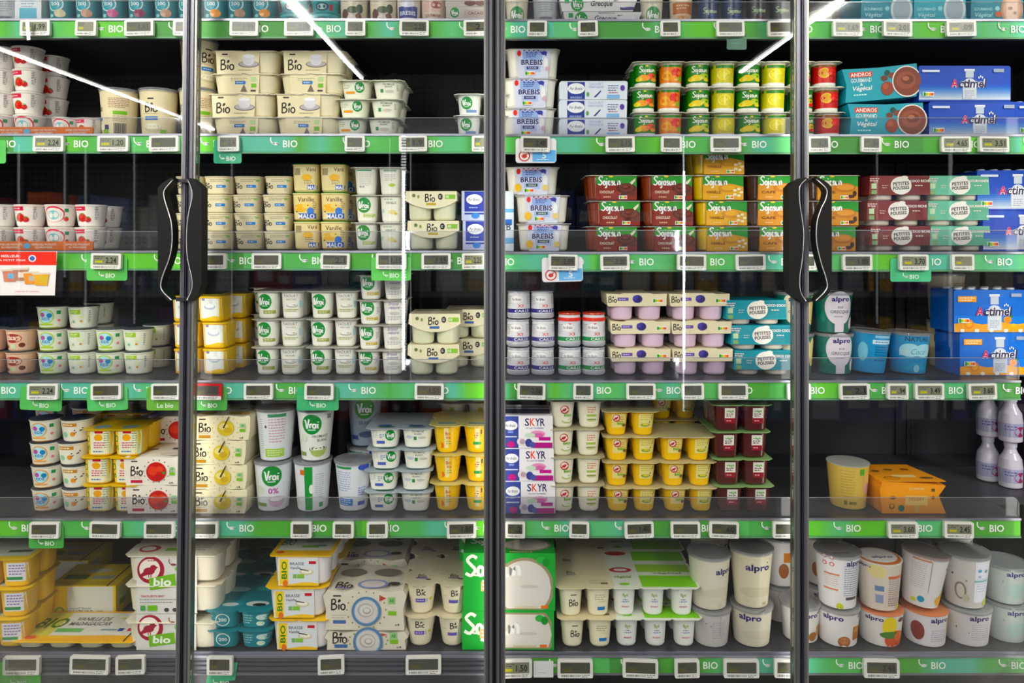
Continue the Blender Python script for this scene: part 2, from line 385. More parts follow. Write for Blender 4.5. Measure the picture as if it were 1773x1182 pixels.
def tub(key, wt, wb, h_, art, look, col='#eceae4', lid='CL', lidcol='#d8dade', foil='#cfd2d6', name='yogurt_tub', topart=None, cat='yogurt tub', mat='PL', cover=True, dx=0):
    b = pot(key + '_body', wt - 3, h_ - 5, [], col, 2.0, wb / wt, 1.0, None, mat) if not art else None
    if b is None:
        key2 = key + '_body'; m = MB(); a = (wt - 3) / 2 * U; h = (h_ - 5) * U; lo = wb / wt
        prof = [(0, a * lo * .93, a * lo * .93), (h * .015, a * lo * .99, a * lo * .99), (h * .03, a * lo, a * lo)]
        for i in range(1, 9): q = lo + (1 - lo) * i / 8; prof.append((h * (.03 + .95 * i / 8), a * q, a * q))
        body = list(prof); prof.append((h, a * 1.0, a * 1.0)); m.loft(prof, 2, 40, col, mat); zm = max([a[2] + a[4] / 2 for a in art if a[0] in 'RT' and not isinstance(a[1], str)] + [a[3] + a[5] / 2 for a in art if a[0] == 'T'] + [1]); m.paint(surf(body, 2), art, mat, dx=dx, zk=min(1, (h_ - 8) / zm)); b = m.mesh(key2)
    parts = [('body', b, (0, 0, 0))]
    m = MB(); r = (wt - 2) / 2 * U
    m.loft([(-.4 * U, r * .97, r * .97), (0, r * 1.015, r * 1.015), (1.0 * U, r * 1.015, r * 1.015), (1.2 * U, r * .96, r * .96)], 2, 40, foil, 'FO')
    if topart: m.paint(top(1.2 * U), topart, 'CD')
    parts.append(('foil_lid', m.mesh(key + '_foil'), (0, 0, (h_ - 5) * U)))
    if cover:
        m = MB(); r = wt / 2 * U
        m.loft([(-3.5 * U, r * .975, r * .975), (-3.3 * U, r, r), (-.6 * U, r, r), (-.4 * U, r * 1.03, r * 1.03), (1.6 * U, r * 1.03, r * 1.03), (2.2 * U, r * 1.0, r * 1.0), (2.2 * U, r * .9, r * .9), (1.6 * U, r * .88, r * .88)], 2, 40, lidcol, 'CL', (False, True))
        parts.append(('clear_lid', m.mesh(key + '_cover'), (0, 0, (h_ - 3) * U)))
    return K(name, cat, wt, h_, wt, parts, look)
def cup(key, wt, wb, h_, art, look, col='#f0ece4', foil='#e6e2dc', topart=None, n=2.0, name='yogurt_cup', bands=None, cat='yogurt pot', low=None, mat='PL', d_=None):
    pm = pot(key + '_cup', wt - 2, h_ - 1.2, art, col, n, wb / wt, 1.0, d_, mat, bands=bands)
    m = MB(); r = wt / 2 * U * .99; b = (d_ / 2 * U if d_ else r)
    m.loft([(0, r, b), (.8 * U, r * 1.01, b * 1.01), (1.1 * U, r * .97, b * .97)], n, 36, foil, 'FO')
    if topart: m.paint(top(1.15 * U), topart, 'FO')
    return K(name, cat, wt, h_, d_ or wt, [('pot', pm, (0, 0, 0)), ('foil_lid', m.mesh(key + '_foil'), (0, 0, (h_ - 1.2) * U))], look)
def carton(key, w_, h_, d_, art, look, col='#fff', topart=None, sideart=None, name='yogurt_carton', outline=None, extra=None, cat='carton', sidel=None, mat='CD'):
    m = MB(); o = [(x * U, z * U) for x, z in (outline or [(-w_ / 2, 0), (w_ / 2, 0), (w_ / 2, h_ - .2), (-w_ / 2, h_ - .2)])]
    m.prism(o, -d_ / 2 * U, d_ / 2 * U, col, mat); m.paint(flat(-d_ / 2 * U), art, mat)
    if topart: m.paint(top((h_ - .2) * U), topart, mat)
    if sideart: m.paint(side(w_ / 2 * U, 1), sideart, mat)
    if sidel: m.paint(side(-w_ / 2 * U, -1), sidel, mat)
    return K(name, cat, w_, h_, d_, [('box', m.mesh(key + '_box'), (0, 0, 0))] + (extra or []), look)

# small drawings shared by several prints
def swirl(cx, cz, r, c0, c1, c2):
    return [('E', cx, cz, r, r * .96, c0), ('E', cx, cz, r * .84, r * .8, c1), ('E', cx + r * .1, cz, r * .6, r * .5, c2), ('E', cx - r * .05, cz + r * .05, r * .45, r * .32, c1), ('E', cx + r * .08, cz + r * .02, r * .22, r * .15, c2)]
def vrai(cx, cz, r, c='#168a46'): return [('E', cx, cz, r, r * 1.12, c), ('K', 'Vrai', cx, cz + r * .1, r * 1.45, r * .16, '#ffffff', r * 1.0), ('R', cx, cz - r * .62, r * .8, r * .1, '#e8f4ea')]
def straw(cx, cz, r, c='#cf2e2b'): return [('E', cx, cz, r, r * .95, c), ('E', cx - r * .35, cz + r * .2, r * .35, r * .3, '#e4573f'), ('E', cx + r * .5, cz - r * .3, r * .35, r * .35, '#a81f24'), ('X', [(cx - r * .7, cz + r * .8), (cx, cz + r * .55), (cx + r * .7, cz + r * .9), (cx, cz + r * 1.15)], '#4f9a3c')]
def cert(cx, cz, w_=9): return [('R', cx, cz + 4, w_, 7, '#a9cfa0'), ('T', 'AB', cx, cz + 4, w_ * .6, 4, '#3b7a3c'), ('R', cx, cz - 4, w_, 5, '#7ab648')]
def nutri(cx, cz, w_=16, h_=5):
    q = w_ / 5; return [('R', cx, cz, w_ + 2, h_ + 2, '#f4f4f4')] + [('R', cx - w_ / 2 + q * (i + .5), cz, q, h_ * (1.15 if i == 0 else .8), c) for i, c in enumerate(('#2f8a4a', '#8cc152', '#f1cf3c', '#ee9336', '#e2512f'))]
KI = {}
INK = '#241a18'
# --- white pots with the round green logo
def vr(kind):
    a = vrai(-3, 30, 12); a2 = [('T', 'YAOURT', 0, 40, 25, 5, '#6d6f66', .01), ('T', 'NATURE', 1, 34, 17, 3.2, '#8a8c82', .005)]
    if kind == 'n': return [a + [('R', 5, 12, 20, 6, '#9aa056'), ('L', 5, 12, 16, 2, 2.6, .9, '#f0f0dc'), ('E', -14, 20, 2, 3, '#dfe6cf')],
                            a2 + [('E', 2, 23, 10, 3.4, '#b9b7ae'), ('E', 2, 24.2, 8.5, 2.3, '#f7f5ef'), ('R', -1, 15, 24, 5, '#e0e0c4'), ('L', 2, 15, 22, 2, 2.6, .9, '#7f8d62'), ('R', 16, 26, 3, 12, '#b9dce6')]]
    if kind == 'b': return [a + [('R', 5, 11, 19, 5.5, '#c2ae5a'), ('L', 5, 11, 15, 2, 2.4, .8, '#fff'), ('L', 15, 25, 4, 5, 2.6, .8, '#7a6fb0')],
                            [('T', 'Brassé', 1, 37, 17, 6, '#6b5ba0', .012, .3), ('T', 'nature', 2, 30, 18, 5, '#6b5ba0', .012, .3), ('E', 2, 20, 9, 3, '#c9c6bf'), ('L', 2, 12, 22, 3, 2.6, .9, '#8f8fa0')]]
    if kind == 'v': return [a + [('R', 6, 12, 20, 6, '#b6c77a'), ('L', 6, 12, 16, 2, 2.4, .8, '#fff'), ('L', -14, 32, 4, 5, 2.6, .8, '#9aa')],
                            [('T', 'VANILLE', 1, 34, 18, 4.2, '#5a544e', .015), ('E', 3, 18, 7, 4, '#e3d9a0'), ('E', 9, 15, 3, 2, '#cdbf55'), ('L', -2, 40, 18, 1, 2.6, 1.4, '#7fa58a'), ('R', -13, 20, 4, 7, '#b7d9c1')]]
    return [[('R', -1, 43, 25, 3.4, '#3f8f68'), ('L', 1, 27, 20, 8, 3, .9, '#b9b9ae'), ('L', -4, 14, 10, 1, 3, 1.5, '#54564f')], [('R', 1, 42, 22, 3, '#8aa58f'), ('L', 1, 30, 18, 4, 3, .9, '#a9a99f'), ('E', 4, 17, 6, 3, '#b9c86e')]]
KI['vrai'] = pack('vrai', 2, 2, 42.5, 48.5, vr('n'), 'plain white pot pack with green logo', '#f0efe6', '#b9b8b0')
KI['vraib'] = pack('vraib', 2, 2, 42, 43.2, vr('b'), 'pack of stirred yogurt pots with green logo and violet print', '#efede6', '#b9b8b0')
KI['vraiv'] = pack('vraiv', 2, 2, 43, 47.5, vr('v'), 'pack of vanilla yogurt pots with round green logo', '#efeee4', '#d8d7cf')
KI['vraix'] = pack('vraix', 2, 2, 43, 47.5, vr('x'), 'pack of white yogurt pots turned to their small print', '#efeee4', '#d8d7cf')
def sqv(c): return [[('L', -14, 22, 12, 3, 2.6, .9, '#93a56a')] + vrai(8, 21, 8.5) + [('R', -8, 12, 16, 4, c)], [('T', 'FROMAGE', 3, 26, 20, 3.2, '#66685f'), ('T', 'BLANC', 3, 22, 13, 3, '#66685f'), ('R', -9, 15, 5, 6, '#4d8a57'), ('E', 4, 14, 8, 2.6, '#cfcdbf'), ('L', 18, 20, 3, 4, 2.6, 1, '#7c9a4a')]]
KI['from'] = pack('from', 2, 2, 56, 32.5, sqv('#e7a24a'), 'pack of wide white fromage blanc pots with green logo', '#f1f1e2', '#d9dbc9', low=.82)
KI['fromb'] = pack('fromb', 2, 2, 56, 36, [[('L', -15, 25, 9, 5, 2.6, .8, '#a5aab5')] + vrai(11, 23, 8.5) + [('L', -3, 22, 8, 3, 3, 1.4, '#7d8fc4'), ('R', -5, 11, 14, 5, '#5566b4')],
     [('T', 'FROMAGE', 3, 30, 20, 3.2, '#66685f'), ('T', 'BLANC', 3, 25.5, 13, 3, '#66685f'), ('E', -12, 20, 6, 3, '#c9d0da'), ('R', -2, 18, 5, 6, '#3f8a4f'), ('E', 10, 19, 7, 2.5, '#cfcfc8')]], 'pack of wide white fromage blanc pots with blue tabs', '#f3f2e8', '#a8b0b8', low=.84,
     lidart=[('R', -28, -36, 22, 8, '#44509c'), ('R', 26, -36, 24, 7, '#3b4a8a'), ('E', -24, -46, 16, 5, '#3d6a58'), ('E', 28, -46, 16, 5, '#56707a')])
KI['vsm'] = pack('vsm', 2, 2, 46, 37, [vrai(-4, 22, 10) + [('R', 4, 8, 18, 5, '#7b93c0')], vrai(4, 22, 9)], 'white pot pack with large green logo', '#e9ebe6', '#dfe2df')
# --- cream organic range
CREAM = '#e3d9bd'
def bio(cx, cz, w_, c=INK): return [('K', 'Bio', cx, cz, w_, w_ * .105, c)]
cupdraw = lambda cx, cz, s=1: [('E', cx, cz - 7 * s, 18 * s, 6 * s, '#7d7473'), ('E', cx, cz - 6.4 * s, 16 * s, 4.8 * s, '#b8b2b4'), ('E', cx, cz - 3 * s, 9.5 * s, 6 * s, '#d9d6dc'), ('R', cx, cz + 2 * s, 20 * s, 10 * s, '#dcd9e0'), ('E', cx, cz + 7 * s, 10 * s, 3 * s, '#f2f0f4')]
def cream_pots(key, h_, big):
    art_big = bio(-18, 15, 23) + cupdraw(19, 23) + [('R', -22, 33, 10, 2.4, INK), ('L', 16, 6, 30, 1, 3, 1, '#8d8468')]
    art_sm = [('L', 0, 25, 30, 2, 3, .9, '#6f6a52'), ('R', 2, 19, 18, 5.6, '#3f74b5'), ('L', 2, 19, 13, 1, 3, 1.2, '#dfe9f4'), ('R', 25, 25, 9, 7, '#b6d09a'), ('R', 25, 14, 9, 7, '#7ab045'), ('X', [(2, 3), (8, 16), (14, 3)], '#6d625a'), ('R', 24, 5, 9, 3, '#3b3630')]
    if big: ol = [(-36, 0), (36, 0), (38, h_ - 1), (-38, h_ - 1)]
    else: ol = [(-27, 0), (33, 0), (35, h_ - 1), (-29, h_ - 1)]
    return sleeve(key, 112, h_, 100, 2, (54, h_ - 1.6, '#e6ddc2', .84, 3.2), ol, art_big if big else art_sm,
                  'cream sleeved four-pot pack with drawn cup' if big else 'cream four-pot pack with small blue label', col='#e5dabb', lid='#e2dcc8', sx=-12 if big else -8, lidpx=3, sideart=None)
KI['cupbig'] = cream_pots('cupbig', 39.5, True); KI['cupsm'] = cream_pots('cupsm', 34.5, False)
KI['cream'] = cup('cream', 48, 42, 31.8, bio(-14, 15, 13) + [('R', 8, 14, 16, 4.8, '#3a7cc0'), ('L', 8, 14, 12, 1, 3, 1.2, '#e4eef8'), ('L', 4, 24, 28, 2, 2.8, .8, '#8b8468'), ('L', 16, 8, 8, 2, 2.8, .8, '#a39b80'), ('R', 19, 24, 5, 4, '#9cbf76')],
                 'cream square yogurt pot with blue label', '#e4dabc', '#e3dcc6', n=4.5, d_=46)
KI['cream'].cat = 'yogurt pot'
gl_pots = ('PL',)
def arch(w_, z0, z1, sag, n=14):
    o = [(-w_ / 2, z1), (-w_ / 2 - 1, z0 + sag)]
    for i in range(n + 1):
        x = -w_ / 2 + w_ * i / n; o.append((x, z0 + sag * (2 * abs(x) / w_) ** 2.2))
    return o + [(w_ / 2 + 1, z0 + sag), (w_ / 2, z1)]
def glasspack(key, h_, tabc): return sleeve(key, 90, h_, 86, 2, (42, h_ - 4, '#dcdcc4', .9, 2.0, 'SH'), arch(88, h_ * .40, h_ - .5, h_ * .26),
     bio(-2, h_ * .76, 17) + [('R', 0, h_ * .55, 17, 4.2, tabc), ('R', 33, h_ * .8, 18, 7.5, '#8dba5c'), ('T', 'AB', 28, h_ * .8, 6, 5, '#e8f2dc'), ('E', 16, h_ * .8, 4.2, 5.5, '#2d2a2a'), ('L', 16, h_ * .8, 5, 2, 2.6, 1, '#ddd'), ('E', -30, h_ * .84, 3, 3, '#6a7a46'), ('E', -22, h_ * .8, 2, 3, '#8a9a5a')],
     'glass yogurt jars in arched cream sleeve', col='#e6dfc6', pitch=43, topart=[('E', -22, -20, 17, 16, '#cfc9b2'), ('E', 22, -20, 17, 16, '#cfc9b2'), ('E', -22, 20, 17, 16, '#b8b29c'), ('E', 22, 20, 17, 16, '#b8b29c')])
KI['glassv'] = glasspack('glassv', 51, '#b8a13a'); KI['glassb'] = glasspack('glassb', 53.5, '#4a6aa8')
def blueb(key):
    art = bio(-42, 12, 14) + [('R', -24, 12.5, 19, 5.6, '#6a50a0'), ('L', -24, 12.5, 14, 1, 3, 1.2, '#e4dcf0'), ('E', 1, 13, 8.5, 7, '#3b2f7c'), ('E', -3, 15, 4, 4, '#4d42a0'), ('E', 5, 12, 4, 4, '#2b2360')] + nutri(36, 10, 16, 5)
    ol = [(-51, 2), (-49, 0), (51, 1), (52, 22), (28, 21), (24, 23), (-24, 23), (-28, 21), (-53, 22)]
    ol = [(x, z + 24) for x, z in ol]
    return sleeve(key, 105, 47.5, 84, 2, (43, 45, '#e0c8dc', .86, 2.2, 'SH'), ol, [tuple([a[0]] + [a[1], a[2] + 24] + list(a[3:])) if a[0] in 'REL' else (('K', a[1], a[2], a[3] + 24) + a[4:] if a[0] == 'K' else a) for a in art],
         'pack of pink blueberry yogurt pots in cream sleeve', col='#e6dcc0', pitch=49, topart=None)
KI['blueb'] = blueb('blueb')
# big cream tubs
KI['biotub'] = tub('biotub', 66, 56, 87, bio(0, 52, 21) + [('R', 0, 67, 10, 2.2, INK), ('L', 0, 41, 34, 1, 3, 1, '#9a8f74'), ('R', 0, 33, 22, 6.5, '#3a74ae'), ('L', 0, 33, 16, 1, 3, 1.4, '#dfeaf4'), ('E', 2, 17, 16, 7, '#cfc7a8'), ('E', 2, 19, 14, 5, '#f2edd9'), ('R', 20, 10, 10, 8, '#8bb95a'), ('L', -24, 40, 8, 14, 3.2, 1, '#a5886a')],
     'tall cream tub with white bowl print', '#e4d9ba')
KI['biotub2'] = tub('biotub2', 66, 56, 87, bio(-26, 52, 16) + [('R', -25, 33, 12, 6, '#3a74ae'), ('L', 12, 60, 32, 6, 3, 1.1, '#a06a60'), ('R', 14, 43, 22, 6, '#7cb342'), ('L', 14, 33, 22, 4, 2.8, .9, '#8f866c'), ('B', 14, 16, 20, 18, '#55504a'), ('R', -12, 10, 12, 10, '#8bb95a'), ('E', -22, 18, 11, 5, '#efe9d6'), ('R', -9, 18, 8, 8, '#2f3c5a')],
     'tall cream tub turned to green stripe', '#e4d9ba')
# --- strawberry and children's cups
def kid(c, face):
    if face: return [('E', 0, 22, 13, 13, c), ('E', 0, 22, 11, 11, '#bfe6ee'), ('E', -5, 25, 4, 4, '#b45a9c'), ('E', 6, 24, 4, 4, '#3c84b8'), ('T', 'KIDS', 0, 18, 13, 5, '#3b6fb0', .04), ('R', 0, 8, 22, 3, c), ('R', 19, 29, 6, 6, '#3a9158'), ('E', 20, 15, 2.4, 2.4, '#e08a8a'), ('R', 0, 2.5, 40, 2, c)]
    return [('R', -3, 30, 18, 8, c), ('L', -3, 30, 14, 2, 3, 1, '#f4f4e4'), ('R', -6, 13, 8, 8, '#dff0dc'), ('T', 'AB', -6, 13, 5, 4, '#2f8a4a'), ('E', 7, 14, 2, 2, '#c9a23a'), ('L', 19, 22, 3, 7, 3, 1, '#3a3a3a'), ('E', 7, 21, 5, 3, '#e6efc6')]
def sfr(v): return [('R', -9, 32, 22, 7, '#cf2f4f'), ('L', -9, 32, 18, 1, 3, 1.6, '#fbe3e6')] + straw(-4, 16, 7.5) + straw(5, 13, 5, '#b3282c') + [('R', -14, 15, 6, 9, '#bfe0c0'), ('L', 18, 24, 6, 8, 2.8, 1, '#59534f')] if v else \
    [('E', 0, 22, 17, 14, '#d2344c'), ('E', 0, 21, 15, 12.5, '#f5efe8'), ('E', 0, 21, 9, 8, '#86c6cc'), ('T', 'KIDS', 0, 20, 12, 4.5, '#fff', .03), ('R', 19, 29, 6, 6, '#3a9158')] + straw(19, 14, 4)
KI['strA'] = cup('strA', 52, 42, 39.5, sfr(1), 'white strawberry cup with red band', '#f0e9e4')
KI['strB'] = cup('strB', 52, 42, 39.5, sfr(0), 'white strawberry cup with red arch', '#f0e9e4')
KI['kidA'] = cup('kidA', 51, 43, 39.5, kid('#b9d66b', 1), 'white and lime cup with colourful badge', '#eceee0', '#5a6160')
KI['kidB'] = cup('kidB', 51, 43, 39.5, kid('#a9cc3e', 0), 'white cup with lime label panel', '#eceee0', '#5a6160')
KI['kidC'] = cup('kidC', 50, 42, 39.5, [('R', 0, 20, 40, 32, '#e2c0a8'), ('E', -2, 24, 14, 8, '#9c3c34'), ('L', -2, 24, 22, 2, 4, 1.8, '#f2e2da'), ('E', 12, 12, 5, 4, '#6c3a2c'), ('E', -14, 9, 4, 3, '#7c4434'), ('R', -2, 10, 8, 7, '#cfe2b8')], 'beige brown dessert cup with red badge', '#d9b39a', '#5a6160')
KI['oraA'] = cup('oraA', 52, 44, 39.3, kid('#e5ae74', 1), 'white and orange cup with colourful badge', '#efebdd', '#474a4e')
KI['oraB'] = cup('oraB', 53, 44, 39.3, [('R', -2, 31, 24, 6, '#c68a35'), ('L', -2, 31, 20, 1, 3, 2, '#fff3d8'), ('E', -9, 14, 5, 5, '#9ccfa8'), ('E', 4, 15, 4, 4, '#e09a3a'), ('X', [(6, 20), (20, 24), (19, 26), (6, 22)], '#33302a'), ('X', [(6, 15), (18, 21), (17, 23), (6, 17)], '#4a453a')], 'white cup with orange label and vanilla pods', '#f0ecdf', '#474a4e')
# --- soy fruit pots
def soja(cx, cz, w_, c='#f6f6ea'): return [('K', 'Sojasun', cx, cz, w_, max(1.0, w_ * .05), c), ('E', cx, cz + w_ * .22, 2.6, 1.4, '#f0d33a')]
def fruit(kind, i):
    base = [('R', 0, 23.5, 46, 31, '#1f7a2c')]
    cols = {'m': ('#f0a31c', '#e5532c'), 'l': ('#e8d128', '#b9c93a'), 'g': ('#e8392c', '#e6b93a'), 's': ('#e6862c', '#f2c32c')}[kind]
    if i == 0: return base + soja(0, 31, 26) + [('E', -5, 16, 10, 5.5, cols[0]), ('E', 8, 19, 8, 5, cols[1]), ('E', -13, 14, 5, 4, '#f4d94a'), ('E', 12, 13, 5, 3, cols[0])]
    if kind == 'l': return [('R', 0, 23.5, 46, 31, '#cfc41c'), ('R', 0, 36, 46, 5, '#2f7a24'), ('E', -2, 22, 11, 10, '#efe158'), ('E', -2, 22, 8.5, 7.5, '#dfcf2a'), ('E', 8, 17, 7, 6, '#c7c22e'), ('E', -2, 22, 2, 8, '#f6efa0')]
    if kind == 'g': return [('R', 0, 23.5, 46, 31, '#c01a22'), ('E', -6, 25, 9, 9, '#e8c53a'), ('E', -6, 25, 7, 7, '#d8a52a'), ('E', 8, 26, 8, 6, '#e2453a'), ('E', 9, 17, 7, 5, '#b31d26'), ('R', 0, 37, 46, 3, '#7a5a1f')]
    return [('R', 0, 23.5, 46, 31, '#e0841a'), ('R', 0, 37, 46, 4, '#2f7a24'), ('E', -9, 20, 8, 8, '#f6b62a'), ('E', 7, 25, 9, 8, '#d8362c'), ('E', 2, 15, 8, 5, '#f0a02a'), ('E', 13, 15, 4, 5, '#8fae3c')]
for k_, nm in (('m', 'mango'), ('l', 'lemon'), ('g', 'grapefruit')):
    KI['soja' + k_] = pack('soja' + k_, 2, 2, 44.5, 43.5, [fruit(k_, 0), fruit(k_, 1)], 'green soy yogurt pack printed with ' + nm, '#f0efe8', '#dedccf', low=.9, n=2.6, topw=.97, gap=4,
        potbands=[[(0, '#f0efe8'), (.185, c_), (.93, '#f0efe8')] for c_ in ('#1f7a2c', {'m': '#e0841a', 'l': '#cfc41c', 'g': '#c01a22'}[k_])])
# --- soy dessert packs
def dessert(key, potc, wc, word, deco, look):
    hill = lambda x: 27 + 6 * math.sin((x + 30) / 26) - (x + 30) * .12
    art = [('W', -34, 36, 0.5, 41.5, wc), ('W', -34, 36, hill, 41.5, '#3d8f3f')] + deco + [('K', 'Sojasun', -12, 33, 38, 2.2, '#ffffff', 15), ('E', -9, 40.5, 4, 1.6, '#f2d93a'), ('T', word, -16, 13.5, 25, 4.6, '#f6e9d8' if word == 'CHOCOLAT' else '#6a3a14', .03)] + nutri(12, 4.5, 12, 4) + [('L', -14, 5, 16, 1, 3, 1.8, '#e6c9a0')]
    ol = [(-32, 0), (30, 0), (34, 20), (37, 41.8), (-34, 41.8), (-33, 22)]
    ol = [(-34, 0), (36, 0), (36, 41.8), (-34, 41.8)]
    return sleeve(key, 92, 44, 84, 2, (45, 41.5, potc, .82, 2.6, 'SH'), ol, art, look, col=wc, pitch=44.5, lid='#b9b4a8', sx=5, lidpx=3)
choc = [('E', 18, 20, 17, 9, '#4a1c12'), ('E', 18, 21, 13, 6.5, '#6d3020'), ('E', 17, 22, 9, 4, '#4a1c12'), ('E', 16, 23, 5, 2, '#7b3a28'), ('E', 28, 11, 6, 4, '#5a2a1c'), ('E', 14, 10, 5, 2.6, '#3a140e'), ('X', [(24, 30), (34, 38), (33, 33), (27, 26)], '#e9dccb')]
KI['dchoc'] = dessert('dchoc', '#7c3a1c', '#7e2a18', 'CHOCOLAT', choc, 'chocolate soy dessert pack with green banner')
KI['dvan'] = dessert('dvan', '#d9b95a', '#dba92c', 'VANILLE', [('E', 8, 20, 16, 7, '#c98f3c'), ('E', 10, 21, 12, 4.5, '#e0ae5a')] + [('E', 26 + 6 * math.cos(t * 1.26), 13 + 6 * math.sin(t * 1.26), 3.2, 2.2, '#f3e9cf') for t in range(5)] + [('E', 26, 13, 2, 2, '#e0b93a')], 'yellow vanilla soy dessert pack with flower')
KI['dcaf'] = dessert('dcaf', '#3a2620', '#c98f4c', 'CAFE', [('E', 12, 21, 20, 8, '#b9783a'), ('E', 14, 22, 15, 5, '#d79a58'), ('E', 24, 6, 6, 3, '#4a2a18'), ('E', 30, 11, 3.4, 5, '#3a1f12')], 'coffee soy dessert pack with beans')
# --- sheep's milk packs
def breb(key, h_, sub, extra, look):
    art = [('R', 0, h_ / 2 - 1, 52, h_ - 3, '#dcdff0'), ('W', -18, 16, h_ * .62, h_ - 6, '#a2b8e4'), ('W', -15, 13, h_ * .2, h_ * .42, '#b9c8ea'), ('T', 'BREBIS', -2, h_ * .53, 37, 9, '#1c2160', .045), ('R', -1, h_ * .34, 20, 5, '#2c3278' if sub == 'NATURE' else '#2a4a4a'), ('T', sub, -1, h_ * .34, 14, 2.4, '#fff', .02), ('L', -2, h_ * .78, 20, 3, 3, 1.4, '#3a58a0'),
           ('E', -24, h_ * .83, 3.5, 5, '#d8452c'), ('E', 19, h_ * .84, 5, 3.5, '#3d3f9a'), ('R', 22, h_ * .79, 2, 5, '#3d3f9a'), ('E', 22, h_ * .5, 4, 10, '#f4f4f8')]
    for i in range(8): art.append(('R', -15 + i * 4, h_ - 4 - (i % 2) * 2.5, 3, 2.2, '#5a58a8' if sub == 'NATURE' else '#b04a5a'))
    art += extra + nutri(-6, h_ * .15, 15, 5)
    return sleeve(key, 90, h_, 84, 2, (45, h_ - 2, '#e9e6dc', .84, 3.0), [(-24, 0), (24, 0), (27, h_ * .3), (31, h_ - .3), (-31, h_ - .3), (-27, h_ * .3)], art, look, col='#dcdff0', pitch=44.5, lid='#cfccc6', lidpx=3)
KI['brebn'] = breb('brebn', 51, 'NATURE', [('E', 24, 16, 3, 4, '#d8b0c0')], 'sheep milk yogurt pack with lilac plain label')
KI['brebv'] = breb('brebv', 48.5, 'VANILLE', [('E', -25, 12, 6, 7, '#f0c23a'), ('E', 22, 12, 5, 5, '#e6d08a')], 'sheep milk vanilla pack with yellow splash')
pbart = [('R', -30, 15.5, 30, 30, '#2b3a86'), ('E', -30, 19, 15, 9.5, '#eef0f8'), ('T', 'Petit Basque', -30, 19, 22, 5, '#3a3a5a', .01, .3), ('T', 'BREBIS', -30, 3.5, 20, 3.5, '#a9bce8', .02), ('T', 'YAOURT', 4, 27, 26, 4, '#a8b8d8', .02), ('T', 'GRECQUE', 4, 21.5, 26, 4, '#a8b8d8', .02), ('X', [(0, 4), (12, 16), (13, 14), (4, 4)], '#3a3a7a'), ('E', -10, 9, 2.5, 4, '#6aa05a'),
         ('R', 34, 5, 22, 7, '#8fb4dc'), ('L', 34, 20, 18, 3, 4, 1.3, '#5a5a8a'), ('E', 50, 20, 4, 5, '#5a3f9a'), ('L', 36, 12, 20, 1, 3, 1.3, '#b05a6a')]
pbart = [('T', a[1].replace('Petit Basque', 'Pur Brebis'),) + a[2:] if a[0] == 'T' and a[1] == 'Petit Basque' else a for a in pbart]
KI['greek'] = carton('greek', 118, 32.4, 84, pbart, 'long white and navy greek yogurt carton', '#dfe4ee', outline=[(-59, 2), (-56, 0), (58, 0), (59, 30), (56, 32), (-56, 32), (-59, 29)])
KI['bask'] = carton('bask', 44, 51, 60, [('R', 1, 30, 36, 40, '#33409c'), ('E', 0, 36, 14, 9, '#eef0f8'), ('T', 'Pur Brebis', 0, 36, 20, 5, '#3a3a5a', .01, .3), ('R', 0, 14, 40, 2, '#cfd8ee'), ('E', 2, 8, 7, 5, '#4a86d0'), ('L', 0, 22, 18, 1, 3, 1.4, '#cfd8f4')], 'blue carton with white oval badge', '#c4cbe6')
# --- teal plant desserts
andro = [('T', 'ANDROS', -34, 47, 36, 6.5, '#fff', .03), ('T', 'GOURMAND', -34, 37, 36, 7, '#e8fbfb', .02), ('T', '&', -34, 30, 5, 5, '#e8fbfb', .02), ('K', 'leaf', -60, 12, .1, .1, '#0fa0b0'), ('T', 'Végétal', -34, 22, 34, 10, '#f4ffff', .03, .25), ('L', -34, 12, 30, 1, 3, 2.4, '#bff0f2'),
         ('E', 12, 47, 5, 5, '#174a4a'), ('E', 6, 38, 6, 5, '#6d3a28'), ('E', 20, 42, 7, 5, '#7a4230'), ('E', 10, 20, 11, 12, '#8e4433'), ('E', 7, 24, 5, 5, '#a85a44'), ('E', 45, 30, 26, 27, '#f2ece8'), ('E', 45, 30, 24, 25, '#7a3f30'), ('E', 43, 32, 17, 15, '#8f5040'), ('E', 46, 33, 11, 8, '#6d3528'), ('E', 43, 35, 6, 4, '#a86a58')]
andro = [a for a in andro if a[0] != 'K']; andro.insert(0, ('R', -34, 47, 40, 9, '#d0502c'))
pil = [(-66, 58), (-60, 30), (-64, 0), (60, 3), (66, 30), (64, 60), (0, 57)]
KI['andros'] = carton('andros', 130, 60, 86, andro, 'teal chocolate plant dessert carton with brown bowl', '#149fb0', outline=pil, name='dessert_carton')
def teal(v):
    a = [('T', 'Végétal', -24, 18, 30, 9, '#bfeef0', .03, .25), ('T', 'GOURMAND', -24, 29, 32, 5, '#bfeef0', .02), ('L', -24, 8, 24, 1, 3, 2.4, '#bff0f2'), ('E', 25, 28, 19, 26, '#d8e2e6' if v != 2 else '#c99a80'), ('E', 25, 28, 15, 21, '#aab8c0' if v != 2 else '#dcb8a0'), ('E', 0, 30, 4, 4, '#9fd8dc')]
    if v == 2: a += [('E', 2, 20, 6, 5, '#c96a40'), ('E', 22, 30, 4, 3, '#8a4a3a'), ('E', 30, 22, 3, 3, '#8a4a3a')]
    return a
for v in (0, 1, 2): KI['teal%d' % v] = carton('teal%d' % v, 92, 58, 80, teal(v), ('teal plant dessert carton with white bowl', 'light teal plant dessert carton with pale bowl', 'teal plant dessert carton with biscuit bowl')[v], ('#1290a4', '#3aa8b8', '#168a9c')[v], outline=[(-46, 0), (46, 0), (44, 57), (-44, 57)], name='dessert_carton')
